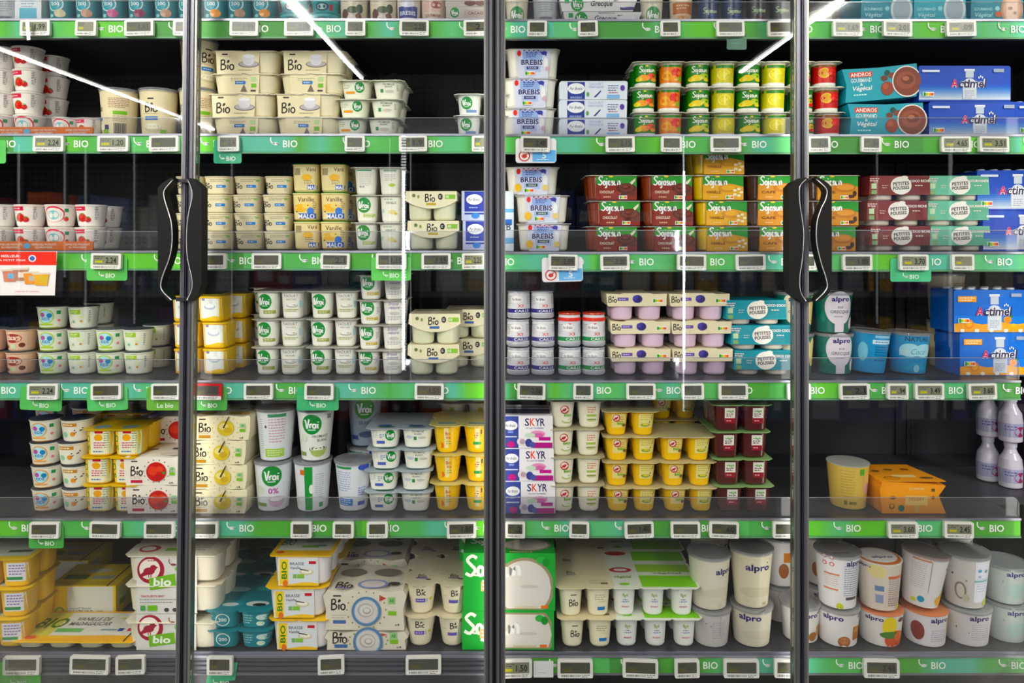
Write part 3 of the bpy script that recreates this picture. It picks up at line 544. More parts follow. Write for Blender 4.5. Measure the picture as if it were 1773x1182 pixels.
# --- drinks cartons
def acti(w_, h_, orange, cx=0):
    a = []
    # printed sky blending to pale, with a printed bottle
    for i in range(8):
        t = i / 7; c = tuple(x * (1 - t) + y * t for x, y in zip((200, 208, 220), (22, 82, 178))); a.append(('R', 0, 3 + (h_ * .42) * (i + .5) / 8, w_ - 1, h_ * .42 / 8 + .3, '#%02x%02x%02x' % tuple(int(q) for q in c)))
    if orange: a = [('R', 0, h_ * .2, w_ - 1, h_ * .38, '#2f7ad0'), ('W', -w_ / 2 + .5, w_ / 2 - .5, 1, lambda x: h_ * .22 + 2 * math.sin(x / 9), '#e5a646')]
    b = cx + 6
    a += [('R', b, h_ * .87, 18, 4, '#e6e9ee'), ('R', b, h_ * .76, 14, h_ * .2, '#c3cad6'), ('W', b - 12, b + 12, 4, lambda x: h_ * .64 - (abs(x - b) / 12) ** 3 * 9, '#cfd4de'), ('L', b, h_ * .2, 16, 4, 3.5, 1.2, '#8a93a8')]
    if orange: a += [('E', -w_ * .3, h_ * .2, 8, 8, '#ef8a2a'), ('E', -w_ * .3, h_ * .2, 5.5, 5.5, '#f6b04a'), ('E', w_ * .22, h_ * .3, 7, 6, '#ea8f2a'), ('E', w_ * .27, h_ * .38, 3, 2, '#3f7a2f'), ('E', w_ * .3, h_ * .16, 5, 4, '#d8b22a')] + [('E', -w_ / 2 + 14 + i * (w_ - 28) / 4, 3.5, 4, 2.8, '#f2eee4') for i in range(5)] + [('R', -w_ / 2 + 22, h_ - 16, 32, 10, '#eba23a'), ('L', -w_ / 2 + 22, h_ - 16, 26, 2, 4, 1.6, '#fff4dc')]
    for q, c, tb in ((0, '#f4f6fa', .16), (1, '#2a2350', .05)):
        a += [('T', 'ctimel', cx + 11, h_ * .5, 47, 15.5, c, tb, .12), ('T', 'A', cx - 20, h_ * .5 - .2, 13, 14.5, c if q == 0 else '#c81a56', tb, .12)]
    a += [('E', cx + 22 + i * 3, h_ * .5 + 10 + (i == 1) * 2, 1, 2, '#f2f4f8') for i in range(3)]
    a += nutri(-w_ / 2 + 16, 12 if not orange else h_ * .28, 17, 6) + [('R', w_ / 2 - 22, h_ - 9, 18, 6, '#9aa6b8')]
    a += [('R', -w_ / 2 + 20, h_ - 10, 30, 4, '#d6dff0')] if not orange else []
    return a
def bottles(key, w_, h_, n):
    m = MB(); m.loft([(0, 6 * U, 6 * U), (1.5 * U, 6.4 * U, 6.4 * U), (3.4 * U, 6.2 * U, 6.2 * U), (3.8 * U, 5 * U, 5 * U)], 2, 20, '#dfe4ea', 'PL'); me = m.mesh(key)
    return [('bottle_cap', me, ((-w_ / 2 + 18 + i * (w_ - 36) / (n - 1)) * U, (-17 + 34 * j) * U, (h_ - 1) * U)) for i in range(n) for j in (0, 1)]
def drink(key, w_, h_, orange, cx, look):
    return carton(key, w_, h_, 72, acti(w_, h_, orange, cx), look, '#174aa8' if not orange else '#2a6cc4', extra=bottles(key + '_caps', w_, h_, 5), name='yogurt_drink_carton', cat='drink carton', outline=[(-w_ / 2, 0), (w_ / 2, 0), (w_ / 2, h_ - 3), (w_ / 2 - 3, h_ - .5), (-w_ / 2 + 3, h_ - .5), (-w_ / 2, h_ - 3)])
KI['act1'] = drink('act1', 160, 62, 0, 2, 'long blue carton of yogurt drink bottles'); KI['act2'] = drink('act2', 128, 70, 0, 0, 'blue carton of small yogurt drink bottles'); KI['act3'] = drink('act3', 128, 74, 1, 0, 'blue and orange carton of yogurt drink bottles')
# --- little coconut range
def petites(c, dc, w2, look, key):
    h_ = 43; z0 = 10
    art = [('R', 31, h_ / 2 + 5, 40, 30, dc), ('E', 2, 26, 18, 15.5, '#f0ece6'), ('E', 8, 40, 6, 3, '#f0ece6'), ('T', 'PETITES', 2, 29.5, 28, 6, '#2a2628', .05, 0, .08), ('T', 'POUSSES', 2, 22, 28, 6, '#2a2628', .05, 0, .08), ('T', w2[0], 34, 34, 34, 4.5, '#f4eee8', .05), ('L', 34, 26, 16, 1, 3, 1.6, '#e6dcd4'), ('L', -26, 24, 10, 2, 4, 1, '#e8dcd8'),
           ('R', -45, 25, 9, 9, '#bcd8b0'), ('R', -45, 14.5, 9, 7, '#86a878'), ('L', -43, 36, 18, 2, 3.4, 1.6, '#efd9d6'), ('L', -42, 28, 6, 5, 2.6, .9, '#efd9d6')]
    return sleeve(key, 106, 43.4, 84, 2, (44, 40, '#d9cfc4', .86, 2.2), [(-53, z0), (53, z0), (51, h_), (-51, h_)], art, look, col=c, pitch=50)
KI['ppb'] = petites('#7a3a38', '#6d2f2f', ('COCO RICHE',), 'dark red plant yogurt pack with white leaf badge', 'ppb')
KI['ppm'] = petites('#79b8a0', '#6aa890', ('GOURMANDE',), 'mint green plant yogurt pack with white badge', 'ppm')
KI['ppt'] = petites('#1f93a4', '#147f8c', ('COCO COCO',), 'teal plant yogurt pack with white round badge', 'ppt')
# --- vanilla pots with green caps
malo = [('R', 0, 23, 41, 43, '#e9d9a6'), ('T', 'Vanille', 2, 38, 28, 8, '#5a3418', .02), ('E', -6, 23, 12, 7, '#eebb4e'), ('E', 4, 27, 8, 5, '#f2d58a'), ('X', [(-16, 17), (6, 29), (7, 27), (-14, 15)], '#4a2f18'), ('E', 10, 17, 6, 7, '#3f78c8'), ('R', 4, 9, 30, 9, '#2458b0'), ('T', 'MALO', 3, 8.5, 28, 8, '#f6f6fa', .05), ('L', 17, 27, 6, 5, 3, 1, '#8a6a3a'), ('R', 0, 1.8, 41, 1.6, '#dca84a')]
KI['malo'] = cup('malo', 46, 42, 49.5, malo, 'cream and blue vanilla pot with green cap', '#e9d9a6', '#2f9a50', n=5, d_=44)
KI['malo2'] = cup('malo2', 46, 42, 49.5, [('R', 0, 23, 41, 43, '#e6d9ac'), ('B', -12, 36, 10, 12, '#5a4a3a'), ('T', 'Vani', 11, 40, 16, 7, '#5a3418', .02), ('E', 4, 26, 9, 6, '#eebb4e'), ('R', 13, 9, 16, 8, '#2458b0'), ('T', 'MAL', 13, 8.5, 14, 6, '#fff', .04), ('L', 6, 18, 14, 3, 3, 1, '#8a6a3a')], 'cream vanilla pot turned to its bar code', '#e9d9a6', '#2f9a50', n=5, d_=44)
# --- curd pots
def caille(c, capc):
    a = [('R', 0, 13, 62, 7, c), ('T', 'CAILLE', 6, 13, 26, 4.6, '#f2f2f6', .03), ('E', -4, 33, 11, 6, '#f4f3f4'), ('T', 'Pur Brebis', -4, 33, 17, 4.6, '#3a3a46', .01, .3), ('T', 'X3', 3, 22, 10, 5, '#d84a44', .03), ('L', -20, 30, 12, 6, 3, .9, '#8a8890'), ('L', 22, 32, 14, 5, 3, .9, '#8a8890'), ('R', 0, 5, 62, .8, '#9a98a0'), ('R', 0, 3, 62, .8, '#9a98a0'), ('R', 0, 7, 62, .8, '#9a98a0')]
    if capc: a += [('X', [(-14, 49), (14, 49), (0, 38)], '#d8452a'), ('R', 0, 47, 62, 6, '#d8452a')]
    return a
def curd(key, c, cap, look, h_=49):
    m = MB(); a = 20 * U; z = h_ * U
    prof = [(0, a * .9, a * .9), (.02 * z, a * .97, a * .97), (.05 * z, a, a), (.1 * z, a * 1.01, a * 1.01), (.84 * z, a * .96, a * .96), (.86 * z, a * .93, a * .93), (.9 * z, a * .93, a * .93)]
    m.loft(prof, 2, 36, '#dedde2', 'PL'); m.paint(surf(prof, 2), caille(c, cap), 'PL')
    q = MB(); capc = '#d04a2c' if cap else '#a9a9b4'
    pr = []
    q.loft([(0, a * .99, a * .99), (.012 * z, a * 1.0, a * 1.0), (.05 * z, a * .97, a * .97), (.055 * z, a * .9, a * .9)], 2, 36, '#b4432a' if cap else '#b0b0ba', 'FO')
    return K('curd_pot', 'yogurt pot', 40, h_, 40, [('pot', m.mesh(key), (0, 0, 0)), ('foil_lid', q.mesh(key + 'f'), (0, 0, .9 * z))], look)
KI['curp'] = curd('curp', '#35307c', False, 'round silver curd pot with purple band'); KI['curg'] = curd('curg', '#1f8a50', True, 'curd pot with green band and red top', 61); KI['curg2'] = curd('curg2', '#1f8a50', False, 'round silver curd pot with green band', 49.5)
# --- yellow organic pots
ylw = '#f0c722'
y4 = [('R', 2, 25, 30, 42, '#ece9cf'), ('T', 'BIO', -17, 24, 26, 7, '#5c8a20', .04, 0, PI / 2), ('R', 2, 42, 14, 4, '#b8323c'), ('E', 1, 33, 7, 6, '#e7a92a'), ('L', 2, 20, 18, 3, 4, 1.8, '#cc5a8a'), ('L', 2, 9, 20, 1, 4, 2, '#4a78b8'), ('R', 20, 24, 5, 40, '#dfeccb'), ('L', 14, 28, 7, 7, 4, 1, '#4a6a3a')]
KI['yel4'] = pack('yel4', 2, 2, 48, 47.5, [y4, y4], 'yellow organic yogurt pack with green lettering', ylw, '#d8b82c', n=4.2, low=.9, gap=3, lidart=[('E', -24, -30, 14, 12, '#8aa0a0'), ('E', 24, -30, 14, 12, '#8aa0a0'), ('R', 0, 24, 60, 8, '#6a8a4a')])
KI['yelw'] = cup('yelw', 46, 42, 45.5, [('R', 1, 25, 38, 38, '#eef0ec'), ('E', 1, 27, 10, 5, '#b9c4d4'), ('E', 1, 28.5, 8, 3.4, '#f8f8fa'), ('E', -10, 40, 3, 2.4, '#9a86a8'), ('R', 3, 37, 6, 8, '#dfe2e6'), ('W', -18, 20, 3, lambda x: 9 + 2 * math.sin(x / 6), '#eec526'), ('R', -20.5, 24, 4, 40, ylw)], 'white and yellow pot with bowl drawing', ylw, '#dcc02c', n=5, d_=60)
KI['yelr'] = pack('yelr', 2, 2, 53, 49.5, [[('R', 5, 27, 30, 36, '#eee2b8'), ('T', 'BIO', -12, 27, 24, 8, '#4a8a20', .04, 0, PI / 2), ('T', 'Brassé', 7, 35, 16, 6, '#b83a48', .02), ('T', 'fraise', 7, 28, 14, 5, '#b83a48', .02), ('L', 8, 19, 16, 2, 4, 1.4, '#7a9a5a'), ('E', -8, 14, 4, 5, '#ea7a2a')],
     [('R', 2, 27, 34, 36, '#eee2b8'), ('L', -4, 32, 12, 3, 4, 1.8, '#a84a6a'), ('E', 9, 31, 4, 4, '#d8352c'), ('R', 0, 18, 14, 5, '#4a9a5a'), ('R', 6, 38, 2, 8, '#3a3a3a')]], 'pack of round yellow organic pots with green lettering', '#eec41e', '#cfc48a', n=2.3, low=.74, gap=6, chf=.2, lidart=[('R', -26, -34, 30, 10, '#7d9aa8'), ('R', 26, -34, 30, 10, '#7d9aa8')])
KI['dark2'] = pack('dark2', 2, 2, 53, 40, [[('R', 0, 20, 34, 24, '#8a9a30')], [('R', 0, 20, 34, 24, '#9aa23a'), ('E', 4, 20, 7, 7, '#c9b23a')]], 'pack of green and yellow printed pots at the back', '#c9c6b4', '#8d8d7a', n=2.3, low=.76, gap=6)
# --- bird logo pots
bird = lambda cx, cz, r, c='#b8343a': [('E', cx, cz, r, r, c), ('E', cx - r * .08, cz + r * .06, r * .76, r * .76, '#f0e8e0'), ('E', cx - r * .12, cz - r * .08, r * .42, r * .27, c), ('E', cx + r * .18, cz + r * .16, r * .24, r * .22, c), ('X', [(cx - r * .4, cz + r * .0), (cx - r * .85, cz - r * .42), (cx - r * .78, cz - r * .55), (cx - r * .1, cz - r * .3)], c), ('X', [(cx + r * .36, cz + r * .28), (cx + r * .56, cz + r * .2), (cx + r * .36, cz + r * .08)], c), ('R', cx - r * .15, cz - r * .42, r * .06, r * .26, c), ('R', cx + r * .02, cz - r * .42, r * .06, r * .26, c)]
bw = [bird(3, 32, 7.5) + [('T', 'bio', 8, 23, 12, 6, '#6fae3a', .05), ('E', 7, 12, 9, 4, '#b8c890'), ('E', 7, 14, 7, 3, '#f6f4ea')], [('L', 3, 32, 14, 3, 4, 1.8, '#d0806a'), ('R', 3, 22, 16, 4, '#a9bf6a'), ('E', 3, 14, 8, 3, '#d0c8a0'), ('R', 3, 15, 16, 2, '#8a9a5a')]]
KI['birdw'] = pack('birdw', 2, 2, 46, 47.6, bw, 'pack of tall white pots with red round logo', '#f0ead8', '#b8b098', n=2.6, low=.8, gap=5)
by = lambda: [[('R', 3, 26, 24, 24, '#ead99a')] + bird(-1, 31, 6.5) + [('L', 7, 29, 9, 3, 3.6, 1.3, '#b8904a'), ('T', 'bio', 6, 22, 12, 5, '#6fae3a', .05), ('E', 12, 18, 3.4, 2.6, '#7a5a3a')], [('R', 3, 26, 24, 24, '#e6dd9e'), ('L', 3, 32, 18, 3, 3.6, 1.3, '#c8a84a'), ('X', [(8, 22), (14, 36), (15, 35), (10, 22)], '#8a6a2a'), ('E', 2, 19, 8, 3, '#8a9a4a'), ('E', 2, 20, 5, 2, '#d8c86a')]]
KI['birdy'] = pack('birdy', 2, 2, 46, 43.2, by(), 'pack of yellow pots with red round logo', '#f0c21a', '#c9c09a', n=2.5, low=.76, gap=5)
KI['birdy'].d = 92 * U
cb = [[('R', 3, 29, 18, 22, '#e8e4dc'), ('T', 'végé', 3, 34, 13, 5, '#5a9a3a', .05), ('L', 3, 28, 13, 2, 3.4, 1.6, '#4a2a2a'), ('R', 3, 18, 18, 9, '#8a2a34'), ('L', 3, 18, 12, 1, 3, 1.6, '#e0b0b0')]] * 2
KI['chocp'] = pack('chocp', 2, 2, 48, 46, cb, 'pack of dark brown pots with small white labels', '#4a1c1c', '#8fae7a', n=5, low=.88, gap=5, mat='SH')
# --- skyr carton
sk = [('R', -28, 27, 27, 54, '#3f4a92'), ('E', -28, 38, 12, 8, '#f0f0f6'), ('T', 'Pur Brebis', -28, 38, 17, 5, '#3a3a5a', .01, .3), ('R', -28, 27, 9, 3, '#8a9ad0'), ('R', -28, 19, 22, 2, '#cdd4ee'), ('E', -27, 6, 7, 5.5, '#b02a7a'),
      ('R', 15, 27, 58, 54, '#f1eef2'), ('T', 'S', 0, 44, 7.5, 13, '#23265a', .03), ('T', 'K', 9, 44, 8.5, 13, '#e2502c', .03), ('T', 'Y', 18, 44, 8.5, 13, '#23265a', .03), ('T', 'R', 26.5, 44, 8, 13, '#23265a', .03), ('T', 'AU LAIT DE BREBIS', 13, 34, 30, 2.4, '#55558a', .02),
      ('E', 18, 24, 13, 6, '#e39ac0'), ('E', 20, 22, 8, 4, '#d070a8'), ('R', 30, 16, 20, 6, '#b82a8a'), ('R', 26, 5, 34, 9, '#a8207e'), ('E', -10, 11, 7, 7, '#e9dfe2'), ('E', -8, 11, 4.5, 4.5, '#b8a0b0'), ('E', 3, 9, 6, 7, '#3a3f86'), ('E', 9, 6, 5, 5, '#50559a'), ('E', 5, 22, 9, 4, '#c9dcc8')]
KI['skyr'] = carton('skyr', 86, 55.5, 80, sk, 'navy and white carton with pink berry print', '#e9e6ee', topart=[('R', 0, -10, 80, 34, '#4a4a58'), ('R', 0, 20, 80, 10, '#9a9aa8')])
# --- organic strawberry / vanilla cartons
def frcarton(key, w_, h_, red):
    ol = [(-w_ / 2 + 4, 0), (w_ / 2 - 4, 0), (w_ / 2 - 1, 16), (w_ / 2, h_ - 3), (w_ / 2 - 3, h_), (w_ / 2 - 14, h_ - 2.2), (w_ / 2 - 34, h_), (-w_ / 2 + 34, h_), (-w_ / 2 + 14, h_ - 2.2), (-w_ / 2 + 3, h_), (-w_ / 2, h_ - 3), (-w_ / 2 + 1, 16)]
    cx = 8
    a = bio(-w_ / 2 + 22, h_ * .5, 20) + [('R', -w_ / 2 + 18, h_ * .84, 11, 2.2, INK), ('L', -w_ / 2 + 22, h_ * .28, 22, 2, 3, .9, '#a59c8c'), ('R', -w_ / 2 + 22, h_ * .13, 20, 5, '#b0344c' if red else '#b88a2c')]
    for t in range(14): a.append(('E', cx + 22 * math.cos(t * .449), h_ * .5 + 19 * math.sin(t * .449), 1, 1, '#5a4a3a' if red else '#c8b25a'))
    a += [('E', cx, h_ * .48, 17, 16.5, '#b5322e'), ('E', cx - 6, h_ * .52, 8, 8, '#cf4a3c'), ('E', cx + 6, h_ * .58, 6, 5, '#d0503f'), ('E', cx + 4, h_ * .3, 7, 5, '#a82a2a'), ('E', cx + 13, h_ * .45, 2.5, 2.5, '#4a7a3a')] if red else \
         [('E', cx, h_ * .48, 14, 13, '#dcc44a'), ('E', cx - 3, h_ * .55, 8, 6, '#eee0a0'), ('E', cx + 4, h_ * .4, 7, 5, '#cdae34'), ('X', [(cx - 5, h_ * .5), (cx + 5, h_ * .95), (cx + 7, h_ * .95), (cx - 2, h_ * .48)], '#4a3a1a')]
    a += cert(w_ / 2 - 13, h_ * .5) + [('T', 'x4', w_ / 2 - 15, h_ * .1, 7, 3.5, INK, .02)]
    ta = [('E', -w_ / 4, -24, 18, 10, '#c9a94a' if not red else '#d4cdc2'), ('E', w_ / 4, -24, 18, 10, '#c9a94a' if not red else '#d4cdc2'), ('R', -w_ / 5, 4, 18, 5, INK), ('R', w_ / 5, 8, 12, 10, '#4a4a40')]
    return carton(key, w_, h_, 84, a, 'white organic strawberry carton with red berries' if red else 'cream organic vanilla carton with yellow swirl', '#ece4da' if red else '#ebe3c6', outline=ol, topart=ta)
KI['fraise'] = frcarton('fraise', 96, 48, True); KI['fraise2'] = frcarton('fraise2', 98, 61, True)
KI['vanc'] = frcarton('vanc', 100, 41.5, False)
# --- tall white tubs with green logo
t1 = vrai(0, 64, 15.5) + [('T', 'FROMAGE', 14, 43, 26, 4.5, '#5c5e58', .01), ('T', 'BLANC', 18, 36, 18, 4.5, '#5c5e58', .01), ('E', 11, 21, 16, 6, '#5c6440'), ('E', 11, 22, 14.5, 5, '#f3f2ec'), ('W', -4, 26, lambda x: 19 - 12 * (1 - ((x - 11) / 15) ** 2) ** .5 if abs(x - 11) < 15 else 19, 19, '#aebc7a'), ('R', -18, 12, 13, 7, '#87995a'), ('E', -14, 40, 6, 7, '#dde6d4'), ('R', 28, 76, 7, 8, '#8a8a86')]
t2 = [('R', 10, 82, 28, 6, '#4a8a6a'), ('L', 10, 55, 26, 9, 5, 1.6, '#c890a8'), ('L', -16, 45, 6, 16, 4, 1, '#8f8f94'), ('R', 6, 15, 34, 15, '#a9cc6a'), ('L', 6, 15, 26, 3, 4, 1.2, '#f6faf0'), ('E', -8, 62, 2, 2.4, '#555')]
t3 = vrai(5, 62, 16) + [('T', '0%', 8, 36, 17, 10, '#b04a9a', .03), ('E', -16, 38, 8, 7, '#d5dccd'), ('E', 14, 17, 14, 10, '#d8b8cc'), ('E', 14, 21, 14, 5, '#a8a0a8'), ('E', 14, 21.5, 12.5, 4, '#f3eef2'), ('R', -14, 12, 20, 6, '#87995a')]
t4 = [('R', 0, 45, 13, 84, '#1f8f48'), ('R', -10, 76, 8, 10, '#c9752c'), ('E', -28, 18, 14, 7, '#d9dccc'), ('L', 18, 50, 14, 12, 4, 1, '#9aa2a8'), ('R', 22, 12, 8, 9, '#4a9a5a'), ('E', 5, 44, 4, 9, '#f0f2ea')]
t5 = [('R', -12, 76, 28, 4, '#3f8a5a'), ('L', -12, 52, 26, 9, 4, 1.2, '#8a9ad0'), ('E', 22, 76, 10, 6, '#4458b8'), ('L', 20, 34, 14, 4, 4, 2, '#8a9ad0'), ('R', -10, 16, 28, 12, '#3a78c0'), ('L', -10, 16, 22, 3, 3.6, 1.2, '#e6eef8'), ('R', 20, 13, 14, 7, '#4458a8')]
for i, (t, lk) in enumerate(((t2, 'tall white tub with pink small print'), (t1, 'tall white tub with green bowl drawing'), (t3, 'tall white tub with pink figures'), (t4, 'tall white tub with broad green stripe'), (t5, 'white tub with blue small print and panel'))):
    KI['tall%d' % i] = tub('tall%d' % i, (68, 66, 67, 66, 66)[i], (54, 50, 54, 54, 50)[i], (90, 90, 86, 86, 86)[i], t, lk, '#e4e6ea' if i != 1 else '#ebece8', lidcol='#55585c', foil='#54585c' if i < 2 else '#a9aeb4')
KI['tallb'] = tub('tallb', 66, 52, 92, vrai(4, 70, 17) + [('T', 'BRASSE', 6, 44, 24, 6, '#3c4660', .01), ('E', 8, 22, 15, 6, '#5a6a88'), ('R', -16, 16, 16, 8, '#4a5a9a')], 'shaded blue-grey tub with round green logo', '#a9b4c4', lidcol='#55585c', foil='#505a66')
# --- plant tubs
NAVY = '#1e1a5e'
def alp(cx, cz, w_=34): return [('T', 'alpro', cx, cz, w_, w_ * .38, NAVY, .065)]
gr = [('E', 0, 45, 24, 30, '#dfd8e2'), ('W', -8, 8, 2, lambda x: 22, '#dcd5df')] + alp(2, 60, 30) + [('T', 'SKYR' if 0 else 'A LA', 1, 47, 9, 4, '#4a4a52', .01), ('T', 'GRECQUE', 1, 38, 32, 6.5, '#56565e', .01, .15), ('L', 1, 30, 20, 1, 3, 1.2, '#7a7a82'), ('E', 25, 17, 6, 11, '#efe6ee'), ('E', 26, 17, 4, 8.5, '#dccfdc'), ('E', -27, 28, 5, 10, '#2f7f72')]
KI['algr'] = tub('algr', 66, 57, 72, gr, 'green coconut tub with white oval label', '#1d6b60', lidcol='#aab2b4', foil='#8fa09c')
KI['alvan'] = tub('alvan', 66, 57, 72, [('E', -6, 45, 24, 30, '#e6dcc6'), ('W', -14, 2, 2, 22, '#e2d8c2')] + alp(-4, 60, 30) + [('T', 'GRECQUE', -5, 38, 30, 6, '#56565e', .01, .15), ('E', 24, 40, 9, 26, '#ecd9a2'), ('E', 25, 22, 7, 7, '#f3e8b8'), ('E', 25, 22, 2.5, 2.5, '#e0bf3a')], 'green and vanilla tub with pale oval label', '#1d6b60', lidcol='#aab2b4', foil='#8fa09c')
KI['blue1'] = tub('blue1', 70, 58, 75, [('R', 12, 60, 40, 8, '#cfe4f2'), ('L', 12, 60, 32, 1, 3, 2, '#4a8ac0'), ('L', 10, 38, 26, 6, 5, 2, '#12547e'), ('E', -22, 40, 8, 18, '#8ac4dc'), ('R', 10, 70, 30, 5, '#9ac8e0')], 'light blue tub leaning, turned to its text side', '#2f8fc0', lidcol='#9ab8c8', foil='#6a8a9a')
KI['blue2'] = tub('blue2', 70, 58, 73, [('T', 'NATURE', 0, 62, 38, 8, '#10244e', .03), ('E', -12, 42, 16, 12, '#a9d4e2'), ('E', 12, 42, 17, 12, '#a9d4e2'), ('R', 0, 37, 56, 10, '#b6d6de'), ('T', 'Coco', 2, 40, 24, 10, '#4a98b8', .01, .3), ('W', -26, 26, 6, lambda x: 22 - .5 * abs(x), '#3f9cc0'), ('E', 0, 10, 5, 7, '#9cc8d4'), ('L', 0, 69, 36, 1, 3, 2, '#2a78a0')], 'light blue tub with dark lettering and mountain', '#2a8cbc', lidcol='#9ab8c8', foil='#6a8a9a')
W_ = '#e4e0da'
pl1 = alp(12, 66, 36) + [('E', 2, 30, 28, 9, '#d3ccba'), ('E', 2, 18, 24, 6, '#d9d3c2'), ('E', 4, 8, 5, 4, '#cfc8b4'), ('E', 30, 84, 8, 3, '#8a7a5a')]
pl2 = alp(2, 70, 40) + [('X', [(20, 86), (38, 92), (38, 90), (22, 83)], '#2a2624'), ('X', [(16, 80), (34, 96), (34, 93), (18, 78)], '#3a3430'), ('E', 0, 28, 30, 9, '#cfc7b0'), ('E', 0, 14, 26, 6, '#d8d1be'), ('R', 16, 8, 8, 5, '#b0a48a')]
bodyw = (70, 56)
KI['al1'] = tub('al1', 74, 60, 92, pl1, 'tall pale plant yogurt tub with clear lid', '#dcd6c8', lidcol='#c8ccc8', foil='#c9cfc6', dx=8)
KI['al2'] = tub('al2', 74, 58, 98, pl2, 'tall cream tub with vanilla pod print', '#ddd5c0', lidcol='#c8ccc8', foil='#c5ccc2')
KI['al3'] = tub('al3', 72, 58, 88, [('R', 4, 55, 18, 18, '#b9753c'), ('E', -4, 30, 9, 14, '#8f5a3a'), ('X', [(10, 72), (20, 78), (20, 75), (12, 70)], '#2a2624'), ('E', 14, 36, 5, 8, '#8aa04a')] + alp(-34, 62, 22), 'white nut print tub with clear lid', '#d2cfcd', lidcol='#c8ccc8', foil='#a9aeb0')
KI['al4'] = tub('al4', 76, 62, 94, alp(16, 82, 32) + [('L', 16, 52, 38, 14, 4, 1.3, '#7a82a8'), ('R', 12, 20, 22, 5, '#4a4a56'), ('B', 32, 24, 10, 18, '#3a3a4a'), ('R', -22, 62, 24, 3, '#cf7a54'), ('L', -22, 52, 22, 6, 4, 1, '#c8a894'), ('R', -24, 35, 24, 3, '#cf8a6a'), ('E', -9, 6, 6, 6, '#c9cc4a')] + [('E', -32 + 11 * (i % 2), 92 - 12 * (i // 2), 3.6, 3.6, '#c0504a') for i in range(4)] + [('E', -32 + 11 * (i % 2), 92 - 12 * (i // 2), 2.2, 2.2, '#f0e8e4') for i in range(4)],
     'white oat tub turned to small print, red icons', '#e6e4e6', lidcol='#d8d8d8', foil='#e9e6e4', topart=[('E', 0, 8, 22, 10, '#d28a66'), ('T', 'alpro', 0, -14, 30, 9, NAVY, .045), ('E', 6, 22, 10, 6, '#e9b48a')])
KI['al5'] = tub('al5', 76, 62, 86, alp(-36, 82, 20) + [('E', -18, 76, 14, 12, '#e3d79a'), ('E', -18, 76, 11, 9, '#dfcfa0'), ('R', 12, 66, 26, 5, '#c8714e'), ('L', 12, 44, 24, 10, 4, 1.2, '#8f8078'), ('R', -14, 44, 14, 10, '#6f86a8'), ('R', -14, 24, 12, 16, '#8f98b8'), ('L', 12, 18, 24, 4, 4, 1.4, '#7a6a66'), ('E', 22, 8, 4, 4, '#c9cc4a')],
     'white peach tub with orange rim', '#d9cdc4', lidcol='#e0b8a0', foil='#f0e8e0', topart=[('E', 0, 0, 35, 35, '#c8784c'), ('E', 0, 4, 31, 30, '#efeae6'), ('T', 'alpro', 4, -4, 36, 11, NAVY, .045)], cover=False)
KI['al6'] = tub('al6', 76, 58, 92, alp(34, 76, 24) + [('L', -24, 60, 22, 12, 4, 1, '#b0a4a8'), ('R', -6, 60, 1.2, 60, '#8f8f98'), ('E', -16, 16, 6, 6, '#3f8fb0'), ('E', 20, 16, 11, 10, '#e8b12a'), ('E', 28, 24, 8, 7, '#d8c23a'), ('R', -20, 90, 26, 3, '#c88a70'), ('E', -28, 12, 5, 4, '#c9cc6a')], 'tilted white passion fruit tub with orange rim', '#dfdcdd', lidcol='#d8a890', foil='#d89a80')
KI['al7'] = tub('al7', 80, 62, 92, [('R', 10, 56, 26, 84, '#e9e8f4'), ('L', 10, 50, 20, 6, 5, 1.2, '#a4a8c8'), ('R', 10, 58, 28, 4, '#8fb8b8'), ('E', 4, 80, 3.6, 3.6, '#6aa4c8'), ('E', 16, 78, 3.6, 3.6, '#8aa4a8'), ('E', 4, 68, 3, 3, '#b0b8c8'), ('E', 22, 12, 7, 7, '#c0cc4a'), ('X', [(-36, 70), (-14, 58), (-14, 56), (-37, 66)], '#55504e'), ('E', -24, 36, 9, 18, '#8a7a72'), ('E', -24, 36, 6, 14, '#cfc8c0'), ('E', -16, 22, 6, 8, '#bfb8a8')], 'white coconut tub with clear lid, turned to icons', '#cfcac8', lidcol='#c8d2cc', foil='#c6d0ca')
lo = lambda x: alp(x, 50, 34)
KI['al8'] = tub('al8', 70, 60, 62, [('L', 6, 36, 22, 9, 4, 1, '#8f8f9a'), ('X', [(-16, 50), (-6, 44), (-6, 42), (-16, 48)], '#4a4a4a'), ('R', 8, 44, 1.4, 40, '#a8a6a6')], 'short white tub with faint small print', '#c2bfbe', lidcol='#b9bcbc', foil='#a9acac')
KI['al9'] = tub('al9', 72, 62, 65, alp(-12, 50, 36) + [('X', [(0, 62), (12, 66), (12, 64), (0, 60)], '#3a3a3a'), ('E', 4, 22, 30, 8, '#cdc6b4')], 'short cream tub with dark blue lettering', '#d4cebf', lidcol='#b9bcbc', foil='#b9bcb4')
KI['al10'] = tub('al10', 70, 60, 64, alp(4, 48, 30) + [('R', 28, 20, 16, 18, '#b57a3c'), ('E', 12, 12, 9, 8, '#9c6a44'), ('X', [(18, 52), (26, 58), (27, 55), (20, 50)], '#2a2a2a')], 'short white nut tub, lettering facing front', '#d9d6d4', lidcol='#b9bcbc', foil='#b4b8b4')
KI['al11'] = tub('al11', 74, 64, 63, alp(-20, 50, 32) + [('R', 22, 24, 18, 24, '#a86a34'), ('R', 20, 30, 8, 8, '#c8904a'), ('E', -2, 10, 11, 10, '#9c6446'), ('E', -2, 12, 7, 6, '#b8805a'), ('X', [(22, 52), (30, 58), (31, 55), (24, 50)], '#2a2a2a')], 'short white hazelnut tub with brown blocks', '#dddada', lidcol='#c9c6c0', foil='#c6c2bc')
